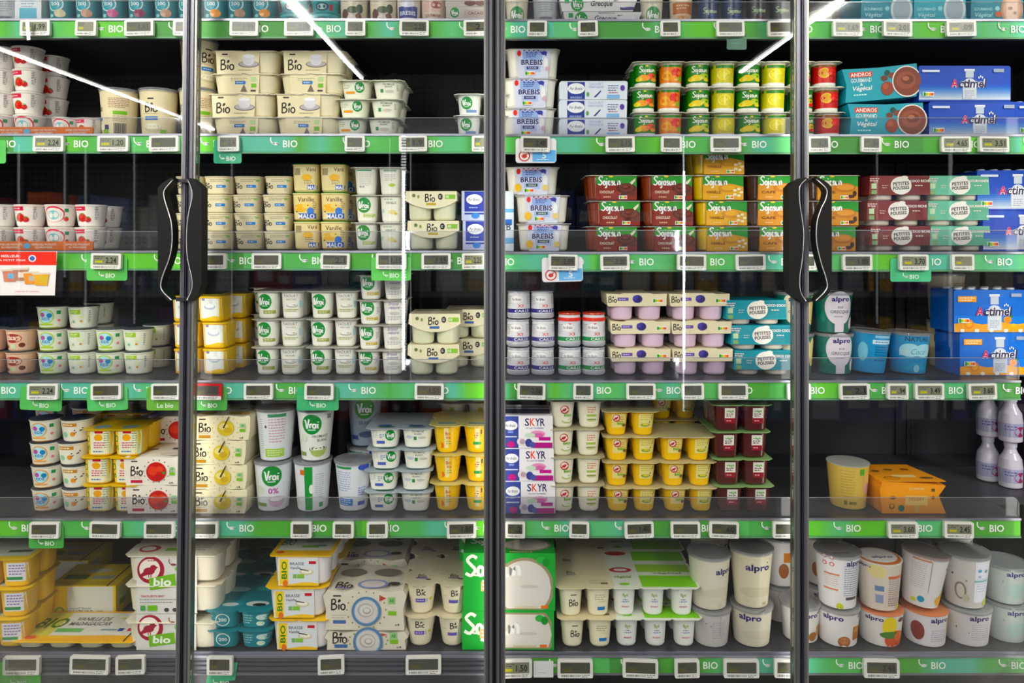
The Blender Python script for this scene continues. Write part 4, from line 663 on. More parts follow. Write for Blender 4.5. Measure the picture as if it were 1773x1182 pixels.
KI['al12'] = tub('al12', 78, 66, 60, alp(-24, 52, 28) + [('E', 0, 40, 12, 20, '#e5cf4a'), ('E', 12, 14, 20, 18, '#c85a34'), ('E', 2, 24, 18, 7, '#4f7a3a'), ('E', 18, 20, 10, 9, '#d8784a'), ('E', 20, 52, 7, 4, '#6d4434')], 'short white tub with mango and peach', '#e2dcda', lidcol='#d8a890', foil='#d08a6a', cover=False)
KI['al13'] = tub('al13', 76, 66, 60, alp(8, 50, 32) + [('E', 34, 36, 10, 17, '#d8b43a'), ('E', -28, 28, 11, 18, '#7c2f2c'), ('L', 8, 22, 30, 6, 4, 1, '#8a86a0')], 'short white tub with red and yellow fruit', '#dedade', lidcol='#d8a890', foil='#d08a6a', cover=False)
KI['al14'] = tub('al14', 80, 68, 63, alp(2, 52, 32) + [('L', 4, 28, 30, 8, 4, 1, '#9a9ab0'), ('R', 34, 30, 6, 10, '#c8785a'), ('X', [(-34, 34), (-14, 26), (-14, 24), (-34, 30)], '#3f6a66')], 'short white tub under the coconut tub', '#d4d0d2', lidcol='#c8d2cc', foil='#c0c8c4')
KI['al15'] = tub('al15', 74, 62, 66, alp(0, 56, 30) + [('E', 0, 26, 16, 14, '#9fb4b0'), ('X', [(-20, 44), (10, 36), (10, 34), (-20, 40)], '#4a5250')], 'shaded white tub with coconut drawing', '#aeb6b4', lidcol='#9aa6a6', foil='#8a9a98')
# --- bottom shelf packs
br = [('R', -20, 24, 15, 43, '#f0d028'), ('T', 'BIO', -20, 27, 30, 9, '#3f7a22', .05, 0, PI / 2), ('R', 12, 24, 50, 42, '#dfe2e8'), ('T', 'BRASSE', 2, 38, 24, 5, '#3a3a46', .02), ('T', 'Vanille', -1, 31, 18, 4.6, '#3a3a46', .02, .2), ('R', 28, 40, 12, 5, '#b8323c'), ('E', 18, 24, 12, 5, '#d8ccb0'), ('E', 18, 25, 9, 3.4, '#f6f2e4'), ('X', [(6, 30), (22, 27), (22, 25.5), (7, 28)], '#3a3020'), ('R', -2, 17, 6, 7, '#8ab07a'), ('R', 8, 17, 12, 7, '#8fc060'), ('W', -12, 38, 1, lambda x: 5 + 2 * math.sin(x / 12), '#f0c42a'), ('E', -18, 5, 4, 6, '#e07a2a')]
def brasse(key, h_): return sleeve(key, 100, h_, 92, 2, (48, h_ - 3, '#ece8ea', .84, 2.8), [(-30, 1), (38, 1), (38, h_ - 3), (-30, h_ - 3)], br, 'yellow and white stirred vanilla yogurt pack', col='#efe9e0', pitch=49, lid='#ecc62a', lidpx=5, sx=-8)
KI['brasse'] = brasse('brasse', 54)
m_ = MB(); m_.hprism([(x * U, y * U) for x, y in rrect(-53, 53, -50, 50, 6)], 0, 1.2 * U, '#ecc62a', 'FO'); m_.paint(top(1.2 * U), [('R', 0, 8, 92, 70, '#e6e4da'), ('W', -46, 46, -46, lambda x: -36 + 3 * math.sin(x / 14), '#f0b62a'), ('T', 'BIO', -34, 6, 22, 26, '#3f7a22', .05, .1), ('R', 24, -8, 20, 5, '#3a5a9a'), ('R', 8, -12, 30, 9, '#7fb45a'), ('L', 14, 14, 40, 3, 7, 3, '#6a6a60'), ('E', -38, -36, 7, 5, '#d8642a')], 'FO')
KI['brasseT'] = brasse('brasseT', 54); KI['brasseT'].parts = [p for p in KI['brasseT'].parts if p[0] != 'foil_lid'] + [('foil_lid', m_.mesh('brasse_top'), (0, 0, 51 * U))]
nat = [('R', -44, 29, 30, 54, '#ecc32a'), ('E', -42, 10, 9, 9, '#7f9a1e'), ('E', -42, 10, 5.5, 5.5, '#ecc32a'), ('R', 14, 29, 84, 54, '#dcdad2'), ('T', 'NATURE', -2, 8, 42, 9, '#3d6a78', .03), ('T', 'YAOURT BRASSE', -4, 16, 40, 3.4, '#3d6a78', .01), ('E', 32, 10, 8, 2, '#7d8b80')]
KI['nat'] = carton('nat', 122, 58, 90, nat, 'yellow and grey plain yogurt pack with dark strap', '#d9c04a', topart=[('R', 0, -36, 118, 16, '#c8b04a'), ('R', -30, -10, 44, 18, '#5a6a30'), ('R', 20, -12, 40, 14, '#9aa29a'), ('R', 46, -4, 3, 88, '#4a4030'), ('E', 0, 16, 24, 8, '#c8c8c0')],
      extra=None, name='yogurt_multipack', cat='yogurt pack', sideart=[('R', -20, 34, 34, 30, '#b8c49a'), ('R', -20, 20, 24, 10, '#7a9a4a')])
lowp = MB(); 
lowp.hprism([(x * U, y * U) for x, y in rrect(-108, 104, -52, 52, 8)], 0, 1.4 * U, '#edc02a', 'FO')
lowp.paint(top(1.4 * U), [('R', 0, 8, 196, 76, '#e6e4dc'), ('R', -76, 8, 40, 76, '#d6d47a'), ('W', -100, 98, -48, lambda x: -34 + 5 * math.sin(x / 30), '#f0b424'), ('T', 'BIO', -72, 10, 50, 34, '#557a1e', .05, .1), ('T', 'VANILLE DE', -6, 24, 62, 12, '#5a5550', .03, .1), ('T', 'MADAGASCAR', -4, 8, 74, 12, '#5a5550', .03, .1), ('R', -30, -14, 46, 12, '#6fb46a'), ('L', 42, -12, 34, 1, 4, 5, '#7aa0b0'), ('R', 60, -12, 9, 9, '#2a4a9a'), ('R', 80, -12, 16, 9, '#c0484a'), ('E', 62, 26, 22, 8, '#e6d9b4'), ('X', [(46, 26), (84, 34), (84, 31), (48, 23)], '#e0a03a'), ('E', -82, -38, 10, 5, '#d8642a'), ('R', 84, 0, 2.2, 100, '#4a4030')], 'FO')
lowpot = pot('lowpot', 48, 11, [], '#dcd6b8', 3.4, .84)
KI['flatpack'] = K('yogurt_multipack', 'yogurt pack', 212, 13, 104, [('pot', lowpot, ((-78 + 52 * i) * U, (-26 + 52 * j) * U, 0)) for i in range(4) for j in range(2)] + [('foil_lid', lowp.mesh('flat_lid'), (0, 0, 11 * U))], 'low eight-pot vanilla pack with wide yellow lid')
ybl = [('R', 4, 27, 34, 32, '#e8e8ec'), ('L', 4, 31, 26, 4, 5, 2, '#8a6ab0'), ('R', 0, 16, 26, 5, '#3f8f5a')]
KI['yedge'] = pack('yedge', 2, 2, 52, 51, [ybl, ybl], 'yellow yogurt pack with white labels', '#efc12a', '#e0c24a', n=4, low=.86, gap=3, lidart=[('R', 0, 0, 88, 80, '#cfd6c6'), ('R', 20, -20, 40, 10, '#4a5a48'), ('E', 20, 20, 18, 10, '#c8d4da')])
auch = bird(-27, 74, 23, '#98203a') + [('L', -24, 90, 16, 1, 3, 1.4, '#98203a'), ('X', [(-28, 40), (16, 46), (14, 68), (-30, 60)], '#7ab04a'), ('T', 'bio', -7, 54, 30, 14, '#fff', .06, .05), ('T', 'YAOURTS BIO', -24, 30, 40, 3.6, '#b84a4a', .02), ('L', -10, 22, 70, 2, 5, 1.3, '#8a8a84'), ('R', -40, 10, 8, 9, '#5a9a5a'), ('R', -24, 10, 16, 9, '#7ab648'), ('E', 0, 7, 4, 3.4, '#3a3a3a'), ('E', 14, 7, 4, 3.4, '#3a3a3a'), ('K', 'leaf', 10, 86, 14, 1.2, '#8a4a3a'), ('E', 22, 76, 8, 5, '#8fbf6a'), ('E', 36, 92, 4, 6, '#b03a3a'), ('T', 'x8', 38, 84, 10, 6, '#fff', .03)]
auS = [('R', 0, 60, 60, 18, '#d8d2c2'), ('L', 0, 74, 30, 3, 6, 2, '#9a5a4a'), ('L', 0, 50, 30, 3, 6, 2, '#9a5a4a'), ('E', -10, 20, 7, 5, '#3a3a3a'), ('L', 8, 20, 16, 2, 6, 2, '#9a5a4a')]
def bigauch(key, h_, art, look):
    parts = []; pm = pot(key + '_pot', 52, 46, [], '#e6dfcf', 3.4, .86)
    levels = (0, 51) if h_ > 80 else (0,)
    for z in levels:
        for i in range(3):
            for j in range(2):
                if z == 0 or True: parts.append(('pot', pm, ((-52 + 52 * i + 8) * U, (-26 + 52 * j) * U, z * U)))
        parts.append(('foil_lid', lid_sheet(key + '_lid%d' % z, 3, 2, 52, '#e9e2d0', [('E', -50, -26, 18, 14, '#b03a44'), ('E', -52, -26, 12, 9, '#efe7dc'), ('R', -4, -30, 34, 12, '#8cbf5a'), ('R', 6, 10, 60, 3, '#4a3c34'), ('L', 40, -20, 30, 4, 8, 3, '#a09a8c')] if z == levels[-1] else None, 1.4, 'FO', 4), (8 * U, 0, (z + 46) * U)))
    m = MB(); m.box(-52 * U, 50 * U, -53.5 * U, -52.6 * U, 0, h_ * U - .001, '#dcdad6', 'CD'); m.paint(flat(-53.5 * U), art, 'CD', dx=-1)
    parts.append(('card_sleeve', m.mesh(key + '_sl'), (0, 0, 0)))
    return K('yogurt_multipack', 'yogurt pack', 156, h_, 104, parts, look)
KI['auch2'] = bigauch('auch2', 98.5, auch, 'double yogurt pack in grey card with red bird logo'); KI['auch1'] = bigauch('auch1', 62, bird(-27, 38, 22, '#98203a') + [('X', [(-28, 6), (16, 12), (14, 31), (-30, 25)], '#7ab04a'), ('T', 'bio', -7, 18.5, 30, 13, '#fff', .06, .05), ('E', 22, 40, 8, 5, '#8fbf6a'), ('K', 'leaf', 10, 50, 12, 1.2, '#8a4a3a')], 'single yogurt pack in grey card with red bird logo')
TEAL = '#17808a'
tl = [[('E', 0, 16, 12, 11, '#e8f0f0'), ('E', 0, 16, 10.5, 9.6, TEAL), ('T', '200', 0, 16, 14, 6, '#e8f0f0', .03), ('L', -20, 16, 6, 4, 4, 1.4, '#bfe0e0')], [('E', 14, 20, 11, 5, '#cfe4e0'), ('E', 10, 9, 7, 4, '#d9ead8'), ('L', -12, 17, 18, 4, 4.4, 1.6, '#a8d4d8')]]
KI['tealp'] = pack('tealp', 2, 2, 54, 33, tl, 'teal yogurt pack with round white logo', TEAL, '#1b7f8c', n=3.6, low=.88, gap=3, lidart=[('E', -20, -30, 22, 11, '#2a98a4'), ('E', -20, -32, 14, 6, '#dfe9e8'), ('E', 26, -30, 20, 9, '#d8e4e4'), ('E', 30, -34, 12, 5, '#23262a'), ('E', -24, 22, 20, 9, '#9fc8c8'), ('E', 26, 24, 18, 8, '#5ab0b4')])
def bigbio(key, h_):
    w_ = 144; a = bio(-44, h_ * .62, 24) + [('R', -46, h_ - 12, 14, 2.6, INK), ('L', -42, h_ * .33, 26, 2, 4, 1, '#a09886'), ('R', -42, h_ * .2, 22, 6, '#4a6a9c'), ('R', 47, h_ * .72, 13, 12, '#9cc08a'), ('T', 'AB', 47, h_ * .72, 8, 6, '#3b7a3c', .03), ('R', 48, h_ * .42, 14, 7, '#86b84a'), ('X', [(26, h_ * .86), (38, h_ * .78), (26, h_ * .7)], '#b84a4a'), ('T', 'x4', 56, h_ * .14, 8, 4, INK, .02)]
    for t in range(16): a.append(('E', 4 + 33 * math.cos(t * .3927), h_ * .5 + min(31, h_ * .46) * math.sin(t * .3927), 1.4, 1.4, '#7d8a4a'))
    a += [('E', 4, h_ * .5 - 2, 25, 25, '#5d7ea4'), ('E', 4, h_ * .5 - 2, 21, 21, '#8fa8c4'), ('E', 4, h_ * .5 - 2, 19.5, 19.5, '#d2cdca'), ('E', 3, h_ * .5, 14, 12, '#b4adaa'), ('E', 4, h_ * .5, 11.5, 9.5, '#d8d3d0'), ('E', 5, h_ * .5 - 1, 7, 5.5, '#aaa3a0'), ('E', 5, h_ * .5, 5, 3.6, '#dcd7d4')]
    if h_ < 60: a = [q for q in a if True]
    ol = [(-66, 0), (-34, -0.0), (68, 0), (66, h_ * .5), (72, h_ - 12), (66, h_ - 2), (40, h_ - 6), (20, h_ - 2), (-16, h_ - 2), (-36, h_ - 6), (-62, h_ - 2), (-70, h_ - 12), (-65, h_ * .5)]
    ta = [('K', 'Bio', -36, -34, 28, 3, INK), ('R', -38, -44, 20, 3, '#7a6ab0'), ('E', 12, -30, 26, 16, '#8a94c4'), ('E', 12, -30, 21, 12, '#d8d0cc'), ('E', 48, -28, 10, 6, '#3a3632'), ('E', -30, 14, 22, 14, '#7a766c'), ('E', 30, 14, 24, 14, '#7a766c')]
    return carton(key, w_, h_, 96, a, 'large cream organic carton with blue-rimmed bowl', '#ddd6c8', outline=ol, topart=ta)
KI['bigbio'] = bigbio('bigbio', 70); KI['bigbio2'] = bigbio('bigbio2', 33); KI['bigbio2'].look = 'low cream carton, only its upper part showing'
sm = [[*bio(2, 40, 15), ('R', 1, 25, 20, 7, '#6a5aa8'), ('L', 1, 25, 14, 1, 3, 1.4, '#e4dcf0'), ('L', 10, 52, 14, 2, 3, 1, '#9a8f74'), ('E', 17, 26, 3, 3, '#c8c46a')], [*bio(4, 38, 14), ('R', 2, 23, 19, 6, '#6a5aa8'), ('L', -14, 34, 6, 4, 4, 2, '#a9c46a'), ('E', 14, 46, 3, 3, '#d8a07a')]]
KI['smc'] = pack('smc', 2, 2, 56, 55, sm, 'pack of slender cream pots with violet labels', '#ebe2cc', '#d6ccb4', n=2.1, low=.72, gap=5, lidart=[('K', 'Bio', -28, -22, 14, 1.4, INK), ('R', -28, -31, 20, 4, '#6a5aa8'), ('E', -16, -36, 5, 2, '#3a3632'), ('K', 'Bio', 28, -22, 14, 1.4, INK), ('R', 28, -31, 20, 4, '#8a6a8a'), ('E', 40, -34, 5, 2, '#3a3632')], topw=1.0, chf=.27)
def sojabox(key, h_, f=1.0):
    w_ = 156; zc = h_ * (.36 if f == 1 else .1)
    a = [('E', 46, h_ * .42, 60, h_ * .62, '#b9c49a')] if 0 else []
    bx = 26; R = 50 if h_ > 80 else 52
    a += [('W', bx - R, 74, lambda x: max(2, h_ * .4 - (max(0, 1 - ((x - bx) / R) ** 2)) ** .5 * R * 1.02), lambda x: min(h_ - 3, h_ * .4 + (max(0, 1 - ((x - bx) / R) ** 2)) ** .5 * R * 1.02), '#9c8f78'),
          ('W', bx - R + 5, 74, lambda x: max(4, h_ * .4 - (max(0, 1 - ((x - bx) / (R - 5)) ** 2)) ** .5 * (R - 5) * 1.02), lambda x: min(h_ - 6, h_ * .4 + (max(0, 1 - ((x - bx) / (R - 5)) ** 2)) ** .5 * (R - 5) * 1.02), '#ddd8d2'), ('E', bx + 8, h_ * .42, 16, 3, '#c9c3bd')]
    a += [('K', 'Sojasun', -28, h_ - 22, 92, 5.5, '#f2f4ec', 34), ('W', -60, -6, lambda x: h_ - 42 - x * .05, lambda x: h_ - 39 - x * .05, '#e6f0e0'), ('R', -38, h_ * .42, 20, 16, '#d8b88a'), ('L', -38, h_ * .42, 14, 2, 6, 3, '#fff'), ('L', 34, 6, 50, 1, 4, 4, '#d8c8a8'), ('R', 60, 7, 12, 5, '#e07a4a')]
    a += [('E', 54, h_ - 12, 8, 6, '#4fae5a'), ('E', 62, h_ - 16, 6, 7, '#2f8a3f')]
    ta = [('E', 30, -10, 42, 26, '#9c8f78'), ('E', 30, -10, 38, 22, '#d2ccc4'), ('K', 'Sojasun', -38, 6, 58, 3.4, '#e8f0e4', 22), ('L', 26, -40, 50, 1, 4, 4, '#d8c8a8')]
    return carton(key, w_, h_, 88, a, 'large green soy carton with white bowl', '#3aa04c', topart=ta)
KI['sbox'] = sojabox('sbox', 98); KI['sbox2'] = sojabox('sbox2', 66)
cp = [bio(4, 24, 15) + [('R', 4, 38, 10, 1.6, INK)], [('L', 2, 34, 18, 3, 3.6, 1, '#8a826a'), ('R', 4, 14, 13, 6, '#3f7ab8'), ('R', 6, 26, 12, 4, '#e6dcb8')]]
KI['biop'] = pack('biop', 2, 3, 47.5, 52.5, cp, 'pack of cream organic pots with handwritten logo', '#f0e9d2', '#d9cdb0', n=2.5, low=.82, gap=7, lidmat='CD', lidart=[('K', 'Bio', -20, -14, 14, 1.3, INK), ('L', 24, -50, 30, 3, 5, 1.2, '#8a8068'), ('R', 34, -56, 12, 6, '#6a6050'), ('K', 'Bio', -22, 36, 14, 1.3, INK), ('R', -20, -24, 18, 2.5, '#5a6a8a')])
gp = [[('E', -5, 38, 3, 3, '#8fb03a'), ('T', 'végétal', 1, 36, 20, 7, '#86a83a', .03), ('L', 1, 27, 16, 2, 4, 1.6, '#4a68a8'), ('T', 'amande', 2, 17, 17, 4, '#c05a7a', .03)]]
KI['grn'] = pack('grn', 3, 3, 49.5, 52.5, gp, 'wide pack of white pots with bright green lid', '#eeeeea', '#dfe3d6', n=2.3, low=.84, gap=11, lidmat='CD', lidart=[('R', 26, -50, 94, 42, '#86c440'), ('R', 26, 0, 94, 30, '#9cc860'), ('R', 26, 50, 94, 40, '#7fbf3c'), ('E', -50, -8, 20, 10, '#b03a3a'), ('E', -50, -8, 12, 5, '#efe6e0'), ('T', 'végétal', -50, -36, 30, 12, '#7aa032', .03), ('E', -50, 60, 20, 9, '#b03a3a'), ('E', -50, -62, 9, 4, '#86c440'), ('T', 'végétal', 30, -22, 50, 8, '#6a8a3a', .02)])
# --- top shelf goods
def c2(key, i, look): return cup(key, 47, 41, 62, [('R', 0, 6, 50, 5, '#2a5a62'), ('E', -2, 38, 13, 13, '#dfeaea'), ('E', -2, 38, 11, 11, '#3a9aa6'), ('T', '200', -2, 38, 14, 6, '#eef4f4', .03), ('E', 5, 22, 9, 7, ('#d8d2b0', '#c86a90', '#8a3a58', '#c8a08a', '#e0983a')[i]), ('L', 0, 10, 26, 1, 3, 1.6, '#cfe6e8'), ('E', -9, 18, 4, 3, '#a8d8d0')], look, '#1d7c86', '#4f8f98', name='yogurt_cup')
for i, lk in enumerate(('teal cup with pale oat print', 'teal cup with pink blossom print', 'teal cup with dark berry print', 'teal cup with beige scoop print', 'teal cup with orange fruit print')): KI['tc%d' % i] = c2('tc%d' % i, i, lk)
KI['tlow'] = cup('tlow', 54, 42, 25, [('R', 0, 19, 50, 3, '#6cc0c0'), ('E', -2, 9, 12, 7, '#174a52'), ('E', -2, 9, 8, 4.6, '#b8d0d0'), ('R', 14, 8, 6, 10, '#b83a4a')], 'low wide teal dessert cup', '#2a9aa0', '#4fb0b4')
KI['cow'] = cup('cow', 50, 46, 60, [('E', -12, 20, 7, 10, '#5a3a2c'), ('E', 12, 14, 6, 9, '#7a5640'), ('E', 2, 28, 10, 6, '#4a5a3a'), ('E', 14, 30, 6, 8, '#3a4a34'), ('E', 0, 12, 8, 8, '#efe6d8')], 'cream pot with brown cow patches', '#ddd3c0', '#c8c2b0')
KI['whpr'] = cup('whpr', 46, 40, 60, [('L', 0, 34, 24, 5, 4, 1.4, '#8a8a90'), ('R', 0, 14, 26, 7, '#9a9aa4'), ('B', 0, 14, 20, 5, '#3a3a44')], 'grey-white pot with bar code print', '#b4b8bc', '#9aa0a6')
KI['blbr'] = cup('blbr', 44, 40, 60, [('R', 0, 24, 36, 20, '#2f3a80'), ('T', 'BREBIS', 0, 22, 28, 7, '#e6e8f4', .03), ('E', 0, 38, 12, 6, '#e6e8f4')], 'cream pot with navy sheep milk label', '#e2d8cc', '#c8c2b8')
KI['brpr'] = cup('brpr', 46, 42, 60, [('R', 0, 34, 36, 18, '#d8b8b0'), ('T', 'GOURMAND', 0, 18, 28, 5, '#8a3a3a', .03), ('E', 6, 36, 9, 6, '#8a4a3a')], 'cream pot with reddish brown print', '#d9cbbb', '#c8c2b8')
KI['vch'] = carton('vch', 74, 32, 80, vrai(-22, 22, 8) + [('R', 14, 21, 40, 12, '#b9aaa4'), ('T', 'CACAO', 14, 21, 26, 5, '#5a2f24', .02), ('E', 6, 6, 10, 5, '#6a4a40'), ('E', 24, 6, 9, 5, '#7a5a50')], 'chocolate yogurt carton with green logo', '#c4bcb4')
KI['vgr'] = carton('vgr', 138, 25, 84, vrai(-36, 12, 11) + [('R', -54, 18, 8, 8, '#3f9158'), ('T', 'Grecque', 6, 12, 38, 12, '#2e2a34', .03, .2), ('T', 'RECETTE A LA', 8, 22, 28, 2.6, '#4a4650', .01), ('L', 36, 18, 18, 1, 3, 1.4, '#3a3640'), ('W', 38, 62, 2, 7, '#4a3f7a'), ('E', 44, 13, 14, 7, '#e9e7ea')], 'long white greek yogurt tray with green logo', '#dcdcdc', outline=[(-62, 0), (60, 0), (69, 24), (-67, 24)])
KI['vp1'] = cup('vp1', 42, 36, 60, vrai(0, 20, 13) + [('L', 0, 44, 20, 3, 4, 1, '#a8a89a')], 'cream pot with large round green logo', '#dfd9c6', '#c8c2b0')
KI['vpb'] = cup('vpb', 42, 36, 60, [('R', 0, 32, 36, 20, '#b06a34'), ('L', 0, 34, 22, 2, 5, 2, '#e6c8a0'), ('E', 0, 14, 12, 7, '#e0b490'), ('E', 0, 14, 8, 4.6, '#c88a5a')], 'brown and cream pudding pot', '#dfd0ba', '#c8c2b0')
KI['spb'] = cup('spb', 38, 34, 60, [('R', 0, 30, 40, 52, '#2c3a5c'), ('K', 'Sojasun', 0, 28, 24, 1.6, '#b8c8a8'), ('E', 4, 14, 9, 7, '#4a5a9a'), ('E', -7, 10, 4, 4, '#6a78b0'), ('R', 0, 54, 40, 6, '#2f5a3a')], 'dark blue blueberry soy pot', '#3a4a6a', '#3a6a4a')
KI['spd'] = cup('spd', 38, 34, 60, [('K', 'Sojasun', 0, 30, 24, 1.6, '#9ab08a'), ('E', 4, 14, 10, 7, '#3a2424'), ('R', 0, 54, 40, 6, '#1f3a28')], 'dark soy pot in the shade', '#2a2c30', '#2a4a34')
# --- lone goods on the emptied shelf
KI['ochre'] = tub('ochre', 72, 60, 80, [('L', -10, 60, 22, 4, 5, 1, '#a08a52'), ('L', -10, 36, 22, 6, 5, 1, '#a08a52'), ('R', 12, 66, 8, 11, '#5fa04a'), ('E', 24, 46, 9, 20, '#d8b87a'), ('E', 25, 36, 7, 10, '#c8a0b0'), ('R', -14, 12, 5, 8, '#8a7a4a'), ('R', -2, 12, 12, 5, '#8a7a4a')], 'ochre tub with grey foil lid', '#d0b470', foil='#b4b4b0', cover=False)
ol_ = [(-50, 0), (58, 0), (46, 30), (58, 47), (30, 50), (-50, 54), (-54, 40)]
oc = [('R', 0, 25, 88, 44, '#e59f26'), ('R', 8, 22, 38, 16, '#ecc98a'), ('T', 'DESSERT', 8, 24, 26, 5, '#b0721a', .02), ('T', 'GOURMAND', 8, 42, 26, 4, '#f4d9a0', .02), ('E', -34, 12, 5, 5, '#7a5a24'), ('E', -34, 13, 3, 3, '#e59f26'), ('E', -18, 9, 5.5, 5.5, '#2f6a5a'), ('E', -32, 27, 5, 3, '#7a4a1a'), ('E', 36, 27, 3, 3, '#8a4a20'), ('R', 36, 40, 6, 5, '#6a4a2a'), ('R', 8, 8, 8, 12, '#d8b070')]
KI['orange'] = carton('orange', 108, 54, 92, oc, 'orange dessert carton with folded-in sides', '#e2991f', outline=ol_, name='dessert_carton')
m_ = MB(); m_.hprism([(x * U, y * U) for x, y in ((-54, -46), (58, -46), (40, 46), (-54, 46))], 0, 1.2 * U, '#e09a22', 'CD'); m_.paint(top(1.2 * U), [('R', 0, -20, 40, 12, '#e8cd9a'), ('E', -26, -30, 14, 7, '#7a4a1a'), ('E', -26, -31, 12, 5, '#e09a22'), ('E', 34, -30, 12, 5, '#6a4a2a'), ('E', -10, 14, 8, 6, '#8a5a1a'), ('E', 20, 16, 8, 6, '#8a5a1a'), ('E', -36, 6, 7, 5, '#6a4a1a')], 'CD')
KI['orange'].parts.append(('lid_flap', m_.mesh('orange_top'), (0, 0, 54 * U))); KI['orange'].h = 56 * U
b_ = MB(); z = U
prf = [(0, 15, 15), (2, 18, 18), (34, 19, 19), (50, 17, 17), (60, 11, 11), (66, 9, 9), (70, 9, 9)]
b_.loft([(p * z, a * z, c * z) for p, a, c in prf], 2, 28, '#cdc8d6', 'SH'); b_.paint(surf([(p * z, a * z, c * z) for p, a, c in prf], 2), [('R', 0, 22, 50, 24, '#a8a8c4'), ('E', 4, 20, 8, 9, '#8a3a5a'), ('L', -8, 26, 14, 2, 5, 2, '#5a5a9a')], 'SH')
b2 = MB(); b2.loft([(0, 10 * z, 10 * z), (8 * z, 10 * z, 10 * z), (9 * z, 8 * z, 8 * z)], 2, 24, '#c8c6d4')
KI['bott'] = K('yogurt_bottle', 'bottle', 38, 79, 38, [('body', b_.mesh('bottle_body'), (0, 0, 0)), ('screw_cap', b2.mesh('bottle_cap'), (0, 0, 70 * U))], 'small white drinking yogurt bottle')
# ------------------------------------------------------------------ the room
def struct(name, mb, loc=(0, 0, 0)):
    o = link(name, mb.mesh(name), None, loc); o['kind'] = 'structure'; return o
m = MB(); m.box(-16, 12, -16, 1.2, -.05, 0, '#4a4844', 'DK'); struct('floor', m)
m = MB(); m.box(-16, 12, -16, 1.2, CEIL + .25, CEIL + .35, '#4a4b4e', 'DK'); struct('ceiling', m)
m = MB(); m.box(-16, 12, -16.2, -16, 0, CEIL + .25, '#3a3b3f', 'DK'); struct('wall_far', m)
m = MB(); m.box(-16, 12, 1.1, 1.2, 0, CEIL + .25, '#3a3b3f', 'DK'); struct('wall_back', m)
for sd, x in (('left', -16.1), ('right', 12)):
    m = MB(); m.box(x, x + .1, -16, 1.2, 0, CEIL + .25, '#3a3b3f', 'DK'); struct('wall_' + sd, m)
LM = mat_emit('lamp_tube', (1, .98, .95, 1), 16)
MATS['LM'] = LM
for i, (lx, y0, y1, k) in enumerate(LAMPS):
    t = thing('linear_ceiling_lamp', ('long white tube lamp reflected in the far left glass', 'long white tube lamp reflected slanting above the white pots', 'long white tube lamp reflected slanting at the upper right')[i], 'lamp', (lx, (y0 + y1) / 2, CEIL), group='ceiling lamps seen in the glass')
    L = (y1 - y0) / 2
    m = MB(); m.box(-.07, .07, -L, L, 0, .06, '#d8d8d8'); link('housing', m.mesh('lamp_housing'), t)
    m = MB(); m.box(-.026, .026, -L, L, -.03, 0, '#ffffff', 'LM'); link('tube', m.mesh('lamp_tube_mesh'), t)
    m = MB(); m.box(-.01, .01, -.01, .01, .06, .25, '#888'); hm = m.mesh('lamp_hanger'); link('hanger', hm, t, (0, -L + .01, 0)); link('hanger', hm, t, (0, L - .01, 0))
# the cabinet on the other side of the aisle, known only by its reflections: posts with lit strips
OY = -3.15; OD = D - .1 + (-.1 - OY)          # its mirrored distance from the camera
def OX(px): return (px - HX) / (D / S) * OD
def OZ(py): return CZ + (HY - py) / (D / S) * OD
LE = mat_emit('led_strip', (.92, .96, 1, 1), 11); LE2 = mat_emit('led_strip_dim', (.92, .96, 1, 1), 2.4); MATS['LE'] = LE; MATS['LE2'] = LE2
oc_ = thing('display_cabinet', 'dark cabinet across the aisle, seen reflected in the glass', 'cabinet', (0, OY, 0))
m = MB(); m.box(-4.5, 4.5, -.7, -.65, 0, 2.2, '#1b1c20', 'DK'); m.box(-4.5, 4.5, -.65, 0, 0, .3, '#26272b', 'DK'); m.box(-4.5, 4.5, -.65, .0, 2.1, 2.2, '#2e2f33', 'DK'); link('body', m.mesh('opp_body'), oc_)
for z in (.75, 1.15, 1.55):
    m = MB(); m.box(-4.5, 4.5, -.6, -.02, z - .02, z, '#2a2b2f', 'DK'); m.box(-4.5, 4.5, -.02, -.005, z - .03, z + .01, '#6d7075', 'DK'); link('shelf_board', m.mesh('opp_shelf'), oc_)
for px, wd, a, b, k in ((700, 8, 236, 640, 'LE'), (676, 2, 240, 660, 'LE2'), (712, 2, 240, 660, 'LE2'), (1182, 2.2, 236, 710, 'LE'), (37, 2, 250, 500, 'LE2'), (152, 1.6, 250, 560, 'LE2'), (116, 1.4, 265, 480, 'LE2'), (236, 1.6, 250, 560, 'LE2'), (404, 1.6, 265, 560, 'LE2'), (1515, 1.4, 265, 560, 'LE2'), (1643, 1.6, 250, 620, 'LE2'), (1640, 1.2, 265, 600, 'LE2')):
    x = OX(px); ww = wd * OD / (D / S) / 2
    m = MB()
    m.box(x - ww - .01, x + ww + .01, -.0, .018, .3, 2.18, '#3a3b3f', 'DK')
    if px == 700:
        zz = OZ(b)
        while zz < OZ(a): m.box(x - ww, x + ww, .018, .024, zz, zz + .011, '#fff', k); zz += .019
    else: m.box(x - ww, x + ww, .018, .024, OZ(b), OZ(a), '#fff', k)
    link('lit_post', m.mesh('opp_post'), oc_)
for px in (-420, 700, 1182, 2150):  # front fill from the mirrored strips; the outer two are added, unseen lights
    area('cabinet_fill_light', (OX(px), OY + .03, 1.3), (PI / 2, 0, 0), .012, 1.3, 8, (.93, .97, 1))
rr = random.Random(11); m = MB()
